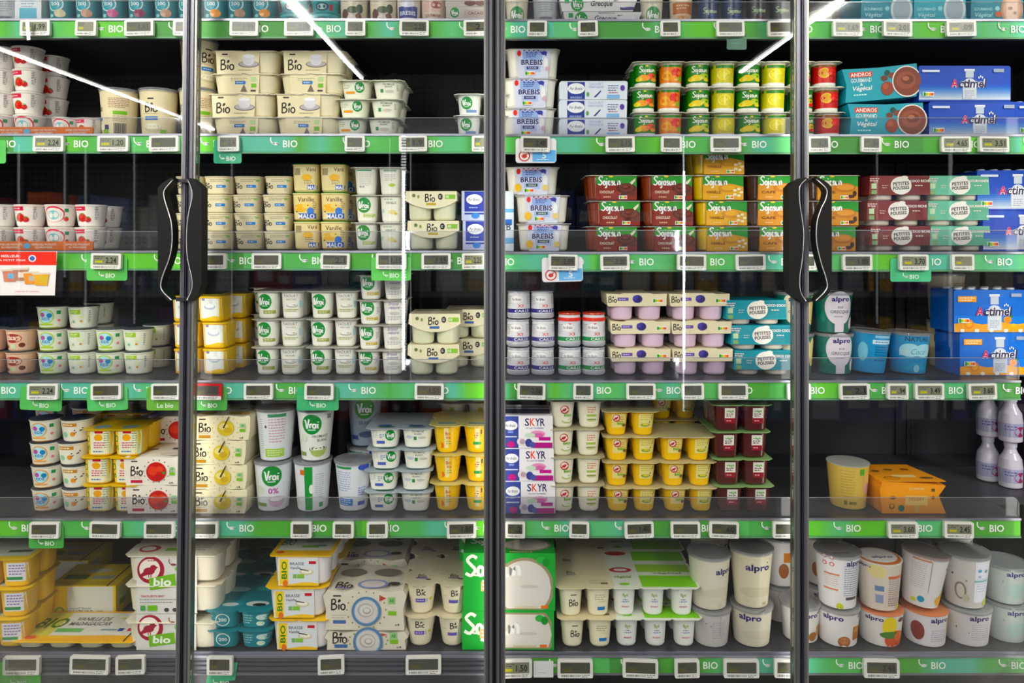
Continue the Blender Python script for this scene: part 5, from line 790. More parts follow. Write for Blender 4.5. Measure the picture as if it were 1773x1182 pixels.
for z in (.3, .75, 1.15, 1.55):
    x = -4.3
    while x < 4.2:
        wq = rr.uniform(.09, .2); hq = rr.uniform(.16, .3); c = rr.choice(('#4a4f9a', '#c2c6d2', '#8a3a4a', '#5a6a9a', '#d8d0c0', '#3a7a8a', '#c8a04a', '#6a4a8a', '#a8b0c0', '#c86a4a'))
        m.box(x, x + wq - .01, -.3, -.06, z, z + hq, c, 'CD'); m.box(x + .02, x + wq - .03, -.06, -.058, z + hq * .3, z + hq * .6, '#d8dae0', 'CD'); x += wq + rr.choice((0, 0, .03))
o = link('packaged_goods', m.mesh('opp_goods')); o.location = (0, OY, 0); o['kind'] = 'stuff'; tag(o, 'mixed dark packages reflected faintly in the glass doors', 'packages')

# ------------------------------------------------------------------ the refrigerated cabinet
X0C, X1C = PX(-260), PX(2030)
ZB, ZT = .18, 2.45
PF = bpy.data.materials.new('perforated_steel'); PF.use_nodes = True; nt = PF.node_tree; b = nt.nodes['Principled BSDF']; MATS['PF'] = PF
tc = nt.nodes.new('ShaderNodeTexCoord'); sp = nt.nodes.new('ShaderNodeSeparateXYZ'); nt.links.new(tc.outputs['Object'], sp.inputs[0])
def mnode(op, a, bb):
    n = nt.nodes.new('ShaderNodeMath'); n.operation = op
    for i, q in enumerate((a, bb)):
        if q is None: continue
        if isinstance(q, (int, float)): n.inputs[i].default_value = q
        else: nt.links.new(q, n.inputs[i])
    return n.outputs[0]
fx = mnode('FRACT', mnode('MULTIPLY', sp.outputs[0], 48.0), None); fz = mnode('FRACT', mnode('MULTIPLY', sp.outputs[2], 48.0), None)
hole = mnode('MULTIPLY', mnode('LESS_THAN', mnode('ABSOLUTE', mnode('SUBTRACT', fx, .5), None), .27), mnode('LESS_THAN', mnode('ABSOLUTE', mnode('SUBTRACT', fz, .5), None), .2))
mx = nt.nodes.new('ShaderNodeMix'); mx.data_type = 'RGBA'; nt.links.new(hole, mx.inputs[0]); mx.inputs[6].default_value = (.016, .017, .021, 1); mx.inputs[7].default_value = (.002, .002, .002, 1)
nt.links.new(mx.outputs[2], b.inputs['Base Color']); b.inputs['Roughness'].default_value = .42
case = thing('refrigerated_display_case', 'black multi-deck refrigerated case holding all the yogurts', 'refrigerator', (0, 0, 0))
def part(name, mb, parent=case, loc=(0, 0, 0)): return link(name, mb.mesh(name), parent, loc)
m = MB()
xs = [X0C, PX(300), PX(852), PX(1395), PX(1560), X1C]
m.box(X0C, X1C, .56, .60, ZB, ZT, '#0b0b0d', 'DK')
for a, b_x in ((X0C, PX(560, .5)), (PX(565, .5), PX(1020, .5)), (PX(1025, .5), PX(1560, .5)), (PX(1566, .5), X1C)):
    m.box(a, b_x, .553, .56, PZ(690), ZT, '#111', 'PF'); m.box(a, b_x, .553, .56, ZB, PZ(692), '#1c1c26', 'DK')
part('back_panel', m)
m = MB(); m.box(X0C, X1C, -.08, .6, 0, ZB, '#2a2b2f', 'DK'); m.box(X0C, X1C, -.085, -.08, .02, ZB - .02, '#1b1c20', 'DK'); part('base', m)
m = MB(); m.box(X0C, X1C, -.13, .6, ZT, ZT + .2, '#2a2b2f', 'DK'); part('canopy', m)
for nm, x in (('side_panel', X0C - .04), ('side_panel', X1C)):
    m = MB(); m.box(x, x + .04, -.13, .6, 0, ZT + .2, '#202126', 'DK'); part(nm, m)
m = MB(); m.box(PX(2005) - .004, PX(2005), .0, .55, ZB, ZT, '#888', 'GL'); part('glass_divider', m)
m = MB(); m.box(PX(848, -.08), PX(866, -.08), -.092, -.07, ZB, ZT, '#17171a', 'DK'); part('centre_post', m)
m = MB(); cx, cz = PX(667, .5), PZ(118, .5)
ringv = []
for i in range(28):
    a = 2 * PI * i / 28
    for r, y in ((.034, .553), (.034, .535), (.019, .535), (.019, .553)): ringv.append((cx + r * math.cos(a), y, cz + r * math.sin(a)))
m.add(ringv, [(4 * i + k, 4 * ((i + 1) % 28) + k, 4 * ((i + 1) % 28) + (k + 1) % 4, 4 * i + (k + 1) % 4) for i in range(28) for k in range(3)], '#2c2d30', 'DK'); part('vent_ring', m)
for px in (640, 1170, 1590):
    m = MB(); x = PX(px, .5); m.box(x - .012, x + .012, .546, .553, ZB, ZT, '#24252c', 'DK')
    z = ZB + .1
    while z < ZT - .1: m.box(x - .003, x + .003, .5452, .546, z, z + .014, '#050506', 'DK'); z += .028
    part('slotted_upright', m)
# shelves: level (photo rows of the lip at the front edge), label, riser top, colours
GREENS = ('#4fa238', '#5ab85e', '#58b494', '#60ba34', '#46903e', '#5cb878', '#5ab49c', '#50aa50')
GREENS = tuple(lin(c, 1.05) for c in GREENS)
BIOL = {0: ([80, 205, 330, 455, 580, 705, 830], [897, 1020, 1145, 1268, 1391, 1515, 1636, 1757]), 1: ([20, 145, 270, 385, 505, 630, 755], [940, 1066, 1190, 1312, 1435, 1557, 1680, 1800]),
        2: ([55, 180, 305, 430, 555, 680, 805], [878, 998, 1118, 1240, 1362, 1488, 1612, 1734]), 3: ([20, 145, 270, 392, 515, 640, 765], [925, 1045, 1165, 1288, 1412, 1535, 1650, 1765]),
        4: ([55, 180, 305, 430, 555, 680, 805], [850, 972, 1098, 1225, 1350, 1474, 1597, 1720]), 5: ([], [985, 1108, 1228, 1352, 1478, 1620, 1758])}
ROWL = [34, 232, 433, 656, 893, 1129]; ROWR = [35, 233, 435, 656, 893, 1129]
ORD = ['top', 'second', 'third', 'fourth', 'fifth', 'bottom']
RISER = [(2, 4), (204, 204), (400, 398), (621, 618), (859, 859), None]
def lvl(row, px): return PZ((ROWL if px < 850 else ROWR)[row])
def shelf(row, bay):
    x0, x1 = (X0C, PX(845)) if bay == 0 else (PX(862), PX(1762) if row in (3, 4) else PX(2000))
    py = (ROWL, ROWR)[bay][row]; z = PZ(py)
    t = thing('shelf', '%s shelf of the %s half, %s' % (ORD[row], ('left', 'right')[bay], 'with plain grooved metal front' if (row == 5 and bay == 0) else 'with green price rail'), 'shelf', ((x0 + x1) / 2, 0, z), group='shelves of the case'); cx = (x0 + x1) / 2
    m = MB(); m.box(x0 - cx, x1 - cx, .004, .545, -.018, -.0008, '#2b2c33', 'DK'); 
    if bay == 1 and row in (3, 4): m.box(x1 - cx - .001, PX(2000) - cx, .13, .545, -.018, -.0008, '#2b2c33', 'DK')
    link('board', m.mesh('board'), t)
    m = MB(); m.box(x0 - cx, x1 - cx, -.010, .004, -.052, -.001, '#6f7078', 'MT')
    m.box(x0 - cx, x1 - cx, -.013, -.010, -.052, -.0475, '#5f8f6a' if row < 5 else '#6a6b72', 'DK'); m.box(x0 - cx, x1 - cx, -.014, -.010, -.0065, -.001, '#9a9aa6', 'MT')
    if row == 5 and bay == 0:
        for zz in (-.016, -.027, -.04): m.box(x0 - cx, x1 - cx, -.013, -.010, zz - .003, zz, '#4a4b54', 'MT')
        m.box(x0 - cx, x1 - cx, -.012, .004, -.075, -.052, '#55565c', 'MT')
    else:
        rr = random.Random(row * 7 + bay * 3 + 1); x = x0 - cx + .0005; g = rr.choice(GREENS)
        while x < x1 - cx - .002:
            wq = rr.choice((24, 36, 48)) * S; g2 = rr.choice(GREENS) if rr.random() < .75 else g; xe = min(x + wq, x1 - cx - .0005)
            if rr.random() < .3: g = g2
            m.add([(x, -.0112, -.047), (xe, -.0112, -.047), (xe, -.0112, -.007), (x, -.0112, -.007)], [(0, 1, 2, 3)], [g, g2, g2, g], 'CD'); x = xe; g = g2
        art = []
        for bx in BIOL[row][bay]:
            art += [('T', 'BIO', bx, -18, 25, 12.5, '#eef8ee', .03), ('K', 'leaf', bx - 27, -15, 16, 2.0, '#eef8ee')]
        m.paint(lambda x, z_, o: (x - cx, -.0112 - o, z_), [(a[0], a[1], a[2] - HX) + a[3:] for a in art], 'CD', k=S)
    link('price_rail', m.mesh('price_rail'), t)
    if RISER[row]:
        zt = PZ(RISER[row][bay]) - z; m = MB(); xx1 = x1 - cx
        o = [(x0 - cx, .001), (xx1, .001), (xx1, zt - .014), (xx1 - .004, zt - .006), (xx1 - .014, zt), (x0 - cx, zt)]
        m.prism(o, -.006, -.003, '#ccc', 'AC'); m.prism([(x0 - cx, zt - .0016), (xx1 - .016, zt - .0016), (xx1 - .014, zt), (x0 - cx, zt)], -.0063, -.0027, '#ddd', 'AE')
        m.prism([(xx1 - .002, .001), (xx1, .001), (xx1, zt - .014), (xx1 - .002, zt - .014)], -.0063, -.0027, '#ddd', 'AE')
        link('clear_riser', m.mesh('clear_riser'), t)
    else:
        m = MB(); m.box(x0 - cx, x1 - cx, -.006, -.002, -.001, .004, '#8d8e9a', 'MT'); link('front_lip', m.mesh('front_lip'), t)
for r in range(6):
    for b_ in (0, 1): shelf(r, b_)

# ------------------------------------------------------------------ goods on the shelves
F = .05
POS = {1: [''], 2: ['top', 'bottom'], 3: ['top', 'middle', 'bottom'], 4: ['top', 'second', 'third', 'bottom'], 5: ['top', 'second', 'third', 'fourth', 'bottom']}
JR = random.Random(4)
def put(k, label, X, Y, Z, rz=0, ry=0, rx=0, sc=1, group=None):
    t = thing(k.name, label, k.cat, (X, Y, Z), (rx, ry, rz), group); t.scale = (sc, sc, sc)
    for nm, me, loc in k.parts: link(nm, me, t, loc)
    return t
def ST(kinds, px, row, n, where, y=F, xo=None, rz=0, ry=0, sc=1, group=None, z0=0, look=None, start=None, total=None, lift=None):
    """a stack: kinds from the bottom up; px is the photo column of its middle at its front face"""
    if isinstance(kinds, str): kinds = [kinds] * n
    if row == 5 and y == F: y = .012
    if row == 4 and y == F: y = .018
    z = lvl(row, px) + z0 * U; N = len(kinds)
    for i, kn in enumerate(kinds):
        k = KI[kn]; dx = (xo[i] if xo else JR.uniform(-1.2, 1.2)) * U
        pos = POS[total or N][(total or N) - 1 - i - (start or 0)] if (total or N) > 1 else ''
        lk = look or k.look
        lab = (lk + ', ' + pos + ' of ' + where) if pos else (lk + ' ' + where)
        rzz = (rz if isinstance(rz, (int, float)) else rz[i]) + JR.uniform(-.012, .012)
        ryy = ry if isinstance(ry, (int, float)) else ry[i]
        put(k, lab, PX(px, y) + dx, y + k.d * sc / 2, z + k.w * .4 * abs(math.sin(ryy)), rzz, ryy, 0, sc, group or k.look.replace(',', ''))
        z += k.h * sc + .0004
# top shelf, only its lower part in the picture
ST('whpr', 5, 0, 1, 'at the far left of the top shelf', z0=0)
KI['whb'] = carton('whb', 46, 60, 44, [('R', 0, 20, 30, 20, '#6fb0c4'), ('L', 0, 40, 24, 4, 5, 1.6, '#8aa0b0')], 'white carton with pale blue panel', '#e2e6e8')
ST('whb', 49, 0, 1, 'on the top shelf behind the yellow tag')
for i, (px, k, w_) in enumerate(((97, 'tc0', 'first of the teal cups from the left'), (141, 'tc3', 'second teal cup from the left'), (187, 'tc1', 'third teal cup from the left'), (234, 'tc2', 'fourth teal cup from the left'), (281, 'tc3', 'just left of the door frame'), (322, 'tc0', 'hidden partly by the left door frame'), (365, 'tc4', 'just right of the left door frame'), (408, 'tc3', 'second cup right of the door frame'), (452, 'tc4', 'left of the low teal cups'))):
    ST(k, px, 0, 1, w_)
ST('tlow', 503, 0, 2, 'the top shelf\'s left low pair'); ST('tlow', 558, 0, 2, 'the top shelf\'s right low pair')
ST('cow', 608, 0, 1, 'right of the low teal cups'); ST('cow', 659, 0, 1, 'left of the navy labelled pot')
ST('blbr', 705, 0, 1, 'on the top shelf'); ST('brpr', 748, 0, 1, 'on the top shelf'); ST('vch', 808, 0, 2, 'the top shelf stack beside the centre post')
ST('vp1', 895, 0, 1, 'on the top shelf beside the centre post'); ST('whpr', 946, 0, 1, 'left of the long white trays')
ST('vgr', 1042, 0, 2, 'the two on the top shelf', xo=[0, -6])
ST('vp1', 1133, 0, 1, 'right of the long white trays'); ST('vpb', 1184, 0, 1, 'on the top shelf right of centre')
ST('spb', 1231, 0, 1, 'left one of the dark blue pair'); ST('spb', 1272, 0, 1, 'right one of the dark blue pair'); ST('spd', 1316, 0, 1, 'left one of two'); ST('spd', 1357, 0, 1, 'beside the right door frame')
ST('teal0', 1536, 0, 1, 'on the top shelf'); ST('teal1', 1628, 0, 1, 'on the top shelf'); ST('teal2', 1726, 0, 1, 'at the top right corner')
ST('vpb', 1430, 0, 1, 'shaded, right of the right door frame', y=.2)

# second shelf
W2 = 'the front strawberry stack, second shelf'
ST(['strB', 'strA', 'strA', 'strA'], 34, 1, 4, W2, xo=[2, -1, 0, -2]); ST(['strA'] * 4, 78, 1, 4, 'the shaded strawberry stack behind, second shelf', y=.13, sc=.98)
ST(['strB', 'strA', 'strA', 'strA'], -16, 1, 4, 'the stack cut by the left edge')
ST('strB', 102, 1, 1, 'behind the orange strip, second shelf', sc=.88); ST('strA', 143, 1, 1, 'left of the tall cream tubs', sc=.86)
def strip(row, x0, x1, lab):
    ts = thing('cardboard_tray', lab, 'tray', (PX((x0 + x1) / 2, .03), .03, lvl(row, 0)), group='orange shelf strips'); w_ = (x1 - x0) * U
    m = MB(); m.box(-w_ / 2, w_ / 2, 0, .004, 0, 15 * U, '#d8783f', 'CD'); a = []
    for i in range(3): a += [('T', 'OFFRE DES PRODUITS', -w_ / 2 / U + 38 + i * 58, 9.5, 42, 3.2, '#fbe6d8', .03), ('T', 'DU PRINTEMPS', -w_ / 2 / U + 38 + i * 58, 4.5, 30, 3.2, '#fbe6d8', .03)]
    a += [('E', -w_ / 2 / U + 67, 7, 6, 5, '#7ab4d8')]
    m.paint(flat(0), a, 'CD'); link('front_strip', m.mesh('tray_front'), ts)
    m = MB(); m.box(-w_ / 2, w_ / 2, .004, .012, 0, .002, '#c8a078', 'CD'); link('base', m.mesh('tray_base'), ts)
strip(1, -20, 160, 'orange card strip below the strawberry cups, second shelf'); strip(2, -20, 160, 'orange card strip below the strawberry cups, third shelf')
ST('biotub2', 190, 1, 1, 'left of two'); ST('biotub', 260, 1, 1, 'between the turned tub and door frame'); ST(['biotub2', 'biotub'], 331, 1, 2, 'the stack behind the left door frame', rz=[.2, .9])
ST(['cupsm', 'cupbig', 'cupsm', 'cupbig'], 420, 1, 4, 'the stack nearest the left door frame', xo=[1, -3, 2, 4]); ST(['cupsm', 'cupbig', 'cupsm', 'cupbig'], 536, 1, 4, 'the stack beside the white pots', xo=[-4, -6, 3, 5])
ST(['from', 'from', 'from'], 637, 1, 3, 'the second shelf stack', xo=[-4, 1, 5])
ST(['vsm', 'vsm'], 834, 1, 2, 'the pair by the centre post')
ST(['brebn'] * 3, 921, 1, 3, 'the second shelf stack', xo=[-5, -3, 2])
ST(['greek'] * 3, 1027, 1, 3, 'the second shelf stack', xo=[0, 0, 1])
ST(['sojam'] * 3, 1142, 1, 3, 'the second shelf stack', xo=[0, -2, 1]); ST(['sojal'] * 3, 1235, 1, 3, 'the left lemon stack', xo=[1, 0, -1]); ST(['sojal'] * 3, 1324, 1, 3, 'the lemon stack nearer the frame', xo=[1, -1, 0])
ST(['sojag'] * 3, 1415, 1, 3, 'the second shelf stack', xo=[4, 2, -2])
ST(['sojam'] * 3, 1128, 1, 3, 'the shaded stack behind, second shelf', y=.2)
ST(['andros', 'andros'], 1530, 1, 2, 'the second shelf pair', xo=[4, -3], ry=[0, -.07])
ST(['act1', 'act1'], 1676, 1, 2, 'the second shelf pair', xo=[12, -6])
ST('act1', 1838, 1, 1, 'cut by the right edge')

# third shelf
W3 = 'pair of strawberry cups on the third shelf'
ST(['strA', 'strA'], -17, 2, 2, 'the ' + 'third shelf pair cut by the edge')
ST(['strA', 'strA'], 36, 2, 2, 'the left third shelf pair'); ST(['strB', 'strB'], 90, 2, 2, 'the third shelf pair'); ST(['strA', 'strA'], 143, 2, 2, 'the right third shelf pair', y=.055); ST(['strA', 'strA'], 172, 2, 2, 'the shaded third shelf pair behind', y=.15)
ST(['cream'] * 4, 325, 2, 4, 'the stack behind the left door handle'); ST(['cream'] * 4, 373, 2, 4, 'the stack right of the handle', xo=[1, 0, -1, 1]); ST(['cream'] * 4, 425, 2, 4, 'the middle third shelf stack', xo=[3, 0, -2, 1]); ST(['cream'] * 4, 477, 2, 4, 'the stack left of the vanilla pots', xo=[1, 0, -2, 2])
ST(['malo2', 'malo', 'malo2'], 528, 2, 3, 'the left blue lettered stack', xo=[1, -1, -1]); ST(['malo', 'malo', 'malo2'], 575, 2, 3, 'the right blue lettered stack'); ST(['malo'] * 3, 594, 2, 3, 'the shaded stack behind', y=.13)
ST(['vraiv', 'vraiv', 'vraix'], 653, 2, 3, 'the third shelf stack', xo=[0, 1, -1])
ST(['glassv'] * 2, 749, 2, 2, 'the third shelf pair', xo=[1, -2]); ST(['bask'] * 2, 822, 2, 2, 'the third shelf pair', xo=[1, -1])
KI['tallbox'] = carton('tallbox', 38, 104, 60, [('R', 4, 50, 24, 10, '#2a6ab8'), ('R', 4, 70, 30, 6, '#7ab4dc'), ('T', 'B', 10, 42, 8, 12, '#33405a', .03), ('R', 6, 18, 26, 10, '#7ab4dc')], 'tall white and blue carton', '#dfe6ee')
ST('tallbox', 868, 2, 1, 'right of the centre post', rz=.12)
ST(['brebv'] * 3, 930, 2, 3, 'the third shelf stack', xo=[12, 9, -8])
ST(['dchoc'] * 3, 1064, 2, 3, 'the left chocolate stack', xo=[-2, 3, -3]); ST(['dchoc'] * 3, 1159, 2, 3, 'the right chocolate stack', xo=[4, 0, -2]); ST(['dvan'] * 4, 1247, 2, 4, 'the third shelf stack', xo=[6, 5, -1, 0]); ST(['dcaf'] * 3, 1342, 2, 3, 'the stack left of the frame', xo=[2, 0, -1]); ST(['dcaf'] * 3, 1442, 2, 3, 'the stack behind the right handle', xo=[-2, 3, 2])
ST(['ppb'] * 3, 1556, 2, 3, 'the third shelf stack', xo=[3, -3, 2]); ST(['ppm'] * 3, 1660, 2, 3, 'the third shelf stack', xo=[2, -1, 0]); ST(['act2', 'act2'], 1764, 2, 2, 'the third shelf pair', xo=[2, -8])
ST(['ppb'] * 3, 1552, 2, 3, 'the shaded stack behind', y=.2)

# fourth shelf
ST(['kidC'] * 2, 22, 3, 2, 'the fourth shelf pair'); ST(['kidC'] * 2, -30, 3, 2, 'the pair cut by the left edge')
ST(['kidA'] * 3, 77, 3, 3, 'the left fourth shelf stack'); ST(['kidB'] * 3, 130, 3, 3, 'the stack of three, fourth shelf'); ST(['kidA'] * 2, 179, 3, 2, 'the fourth shelf pair'); ST(['kidB'] * 2, 228, 3, 2, 'the fourth shelf pair')
ST(['kidB'] * 3, 158, 3, 3, 'the shaded stack behind', y=.16); ST(['kidB'] * 2, 262, 3, 2, 'the shaded pair behind', y=.15)
ST(['yelw'] * 3, 318, 3, 3, 'the stack behind the door frame', xo=[2, 1, -1]); ST(['yelw'] * 3, 366, 3, 3, 'the stack right of the frame', xo=[4, 3, -4]); ST(['yelw'] * 3, 402, 3, 3, 'the shaded stack behind', y=.148)
ST(['vrai'] * 3, 480, 3, 3, 'the left fourth shelf stack', xo=[-1, 0, 1]); ST(['vrai'] * 3, 573, 3, 3, 'the right fourth shelf stack', xo=[0, 1, 2]); ST(['vraib'] * 4, 658, 3, 4, 'the stack', xo=[-1, 0, 1, 2])
ST(['vrai'] * 3, 473, 3, 3, 'the stack behind the left one', y=.19); ST(['vrai'] * 3, 563, 3, 3, 'the stack behind the right one', y=.19)
ST(['glassb'] * 2, 750, 3, 2, 'the front fourth shelf pair', xo=[0, 2]); ST(['glassb'] * 2, 812, 3, 2, 'the pair behind by the post', y=.17)
ST(['curp'] * 3, 898, 3, 3, 'the left stack'); ST(['curp'] * 3, 941, 3, 3, 'the right stack'); ST(['curg2', 'curg'], 987, 3, 2, 'the left pair'); ST(['curg2', 'curg'], 1031, 3, 2, 'the right pair')
ST(['blueb'] * 3, 1109, 3, 3, 'the left stack', xo=[0, 0, -6], sc=1.0); ST(['blueb'] * 3, 1214, 3, 3, 'the right stack', xo=[3, 1, -3], sc=1.0); ST(['ppt'] * 3, 1318, 3, 3, 'the fourth shelf stack', xo=[6, 0, -9])
ST(['alvan'] * 2, 1388, 3, 2, 'the pair behind the frame'); ST(['algr'] * 2, 1457, 3, 2, 'the fourth shelf pair', xo=[1, -1])
ST('blue1', 1519, 3, 1, 'beside the green coconut tubs', ry=.07); ST('blue2', 1591, 3, 1, 'on the fourth shelf', ry=.03)
ST(['act3', 'act3'], 1721, 3, 2, 'the fourth shelf pair', xo=[4, -5]); ST(['biotub2'] * 2, 1655, 3, 2, 'the shaded pair behind the orange cartons', y=.16, look='grey-white shaded tub')

# fifth shelf
ST(['oraA'] * 4, 66, 4, 4, 'the fifth shelf stack', xo=[2, 1, -1, -2]); ST(['oraB'] * 4, 119, 4, 4, 'the fifth shelf stack', xo=[2, 1, -5, 0])
ST(['oraB'] * 4, 138, 4, 4, 'the second row stack, fifth shelf', y=.16); ST(['oraA'] * 4, 72, 4, 4, 'the second row stack, fifth shelf', y=.16); ST(['oraB'] * 4, 190, 4, 4, 'the back row stack, fifth shelf', y=.34)
ST(['yel4'] * 3, 190, 4, 3, 'the front stack', xo=[1, -1, 2]); ST(['yel4'] * 3, 212, 4, 3, 'the stack behind', y=.2)
ST(['fraise', 'fraise'], 264, 4, 2, 'the front two', xo=[2, -1]); ST(['fraise'] * 3, 300, 4, 3, 'the stack behind', y=.15)
ST(['vanc'] * 4, 378, 4, 4, 'the fifth shelf stack', xo=[-1, 0, -3, 5])
ST(['tall2', 'tall0'], 464, 4, 2, 'the leftmost pair of tall tubs', xo=[-1, 3]); ST(['tall3', 'tall1'], 535, 4, 2, 'the second pair of tall tubs', xo=[-2, 3]); ST('tall4', 605, 4, 1, 'on the fifth shelf')
ST(['tall4', 'tallb'], 625, 4, 2, 'the shaded pair behind', y=.158, xo=[0, 1]); ST(['tall2', 'tall0'], 474, 4, 2, 'the shaded pair behind the leftmost', y=.15)
ST(['fromb'] * 4, 690, 4, 4, 'the fifth shelf stack', xo=[-1, -1, 3, 2]); ST(['yelr'] * 3, 799, 4, 3, 'the fifth shelf stack', xo=[1, 1, 0])
ST(['dark2'] * 5, 806, 4, 5, 'the stack', y=.2); 
ST(['skyr'] * 3, 914, 4, 3, 'the fifth shelf stack', xo=[2, 0, -1]); ST(['birdw'] * 4, 998, 4, 4, 'the fifth shelf stack', xo=[0, 0, -1, 1])
ST(['birdy'] * 4, 1094, 4, 4, 'the left front stack', xo=[1, 0, 0, -1]); ST(['birdy'] * 3, 1192, 4, 3, 'the right front stack', xo=[3, 0, -2]); ST(['birdy'] * 4, 1168, 4, 4, 'the stack behind', y=.2)
ST(['chocp'] * 4, 1286, 4, 4, 'the fifth shelf stack', xo=[4, 1, -2, 0]); ST(['chocp'] * 4, 1280, 4, 4, 'the stack behind', y=.17)
ST('ochre', 1485, 4, 1, 'alone right of the door frame', y=.03, rz=-.1); ST('orange', 1578, 4, 1, 'on the emptied fifth shelf', y=.018)
for i, (px, y, s_) in enumerate(((1722, .26, 1.08), (1762, .2, 1.08))):
    for q in (0, 1):
        put(KI['bott'], 'small white drinking yogurt bottle, %s, %s at the right edge' % (('lower', 'upper')[q], ('inner pair', 'outer pair')[i]), PX(px, y), y + .03, lvl(4, 900) + q * (KI['bott'].h * s_ + .0005), 0, 0, 0, s_, 'white bottles at the right edge')

# bottom shelf
ST(['yedge'] * 3, -8, 5, 3, 'the stack at the left edge', xo=[-8, -3, 0], rz=.06)
ST('flatpack', 128, 5, 1, 'at the front of the bottom shelf', z0=0)
ST('nat', 143, 5, 1, 'behind the low vanilla pack', y=.178); ST('nat', 100, 5, 1, 'at the back, shaded', y=.34)
ST(['auch1', 'auch2'], 290, 5, 2, 'the two', xo=[0, 0]); ST(['auch1', 'auch2'], 306, 5, 2, 'the two behind', y=.19)
ST(['tealp'] * 2, 412, 5, 2, 'the front left pair', xo=[0, -1]); ST(['tealp'] * 2, 425, 5, 2, 'the pair behind', y=.187); ST(['tealp'] * 2, 430, 5, 2, 'the pair at the back', y=.362)
ST(['brasse', 'brasse', 'brasseT'], 515, 5, 3, 'the front stack', xo=[4, -2, 6]); ST(['brasse', 'brasse', 'brasse'], 548, 5, 3, 'the shaded stack behind', y=.19)
ST(['bigbio2', 'bigbio'], 631, 5, 2, 'the bottom shelf pair', xo=[2, 0]); ST(['bigbio2', 'bigbio'], 640, 5, 2, 'the shaded pair behind', y=.2)
ST(['smc', 'smc'], 755, 5, 2, 'the front pair', xo=[-1, 1]); ST(['smc', 'smc'], 764, 5, 2, 'the pair behind', y=.19)
ST(['sbox2', 'sbox'], 882, 5, 2, 'the two behind the post', xo=[-2, 0]); ST(['sbox2', 'sbox'], 868, 5, 2, 'the pair behind, bottom shelf', y=.155)
ST(['biop', 'biop'], 1013, 5, 2, 'the front pair', xo=[4, 0]); ST(['biop'] * 2, 1010, 5, 2, 'the pair behind', y=.235)
ST(['grn', 'grn'], 1134, 5, 2, 'the front pair', xo=[5, 1]); ST(['grn'] * 2, 1116, 5, 2, 'the pair behind', y=.245)
ST(['al8', 'al1'], 1240, 5, 2, 'the left tall pair', xo=[0, -2]); ST(['al9', 'al2'], 1313, 5, 2, 'the pair left of the frame', xo=[0, 0]); ST(['al10', 'al3'], 1364, 5, 2, 'the pair behind the frame', y=.135); ST(['al8', 'al1'], 1238, 5, 2, 'the shaded pair at the back', y=.17)
ST(['al10', 'al3'], 1437, 5, 2, 'the pair right of the frame', y=.14, rz=-.5)
ST('al10', 1398, 5, 1, 'right beside the frame', y=.03)
ST(['al11', 'al4'], 1467, 5, 2, 'the first front pair', xo=[0, 0], ry=[0, 0]); ST(['al12', 'al5'], 1543, 5, 2, 'the second front pair', xo=[0, -2]); ST(['al13', 'al6'], 1620, 5, 2, 'the third front pair', xo=[2, -6], ry=[0, .12]); ST(['al14', 'al7'], 1698, 5, 2, 'the fourth front pair', xo=[0, -3]); ST(['al15', 'al15'], 1764, 5, 2, 'the pair at the right edge', y=.03)
ST(['al9', 'al3'], 1668, 5, 2, 'the shaded pair behind', y=.16, look=None)

# ------------------------------------------------------------------ price tags, flags, card
_tm = {}
def tagmesh(w_, txt, red=False, bright=False):
    k = (w_, txt, red, bright)
    if k in _tm: return _tm[k]
    a = MB(); a.prism([(x * S, z * S) for x, z in rrect(-w_ / 2, w_ / 2, -13.5, 13.5, 2.5)], 0, .010, '#e4e2de' if not red else '#c23028', 'PL')
    if red: a.prism([(x * S, z * S) for x, z in rrect(-w_ / 2, w_ / 2, -13.5, -7, 2)], -.0004, .0, '#e4e2de', 'PL')
    a.paint(flat(-.0004 if red else 0), [('R', 0, -10, w_ - 6, 4.4, '#f6f5f2'), ('B', -w_ * .12, -10, w_ * .55, 3, '#3a3a3a'), ('L', w_ * .3, -10, w_ * .24, 2, 2.4, .9, '#4a4a4a')], 'PL', k=S)
    b = MB(); sw = w_ - 9; b.prism([(x * S, z * S) for x, z in rrect(-sw / 2, sw / 2, -6, 10, .8)], -.0008, .0, '#7d7f6e' if bright else '#47483f', 'PL')
    art = [('L', -sw * .25, 6, sw * .4, 2, 3, 1, '#24251f'), ('R', -sw * .27, -1, sw * .3, 4, '#b5b03a' if bright else '#55542c')]
    if txt: art += [('T', txt, sw * .22, 1.5, sw * .42, 10, '#15160f', .03)]
    b.paint(flat(-.0008), art, 'PL', k=S)
    _tm[k] = (a.mesh('tag_case'), b.mesh('tag_screen')); return _tm[k]
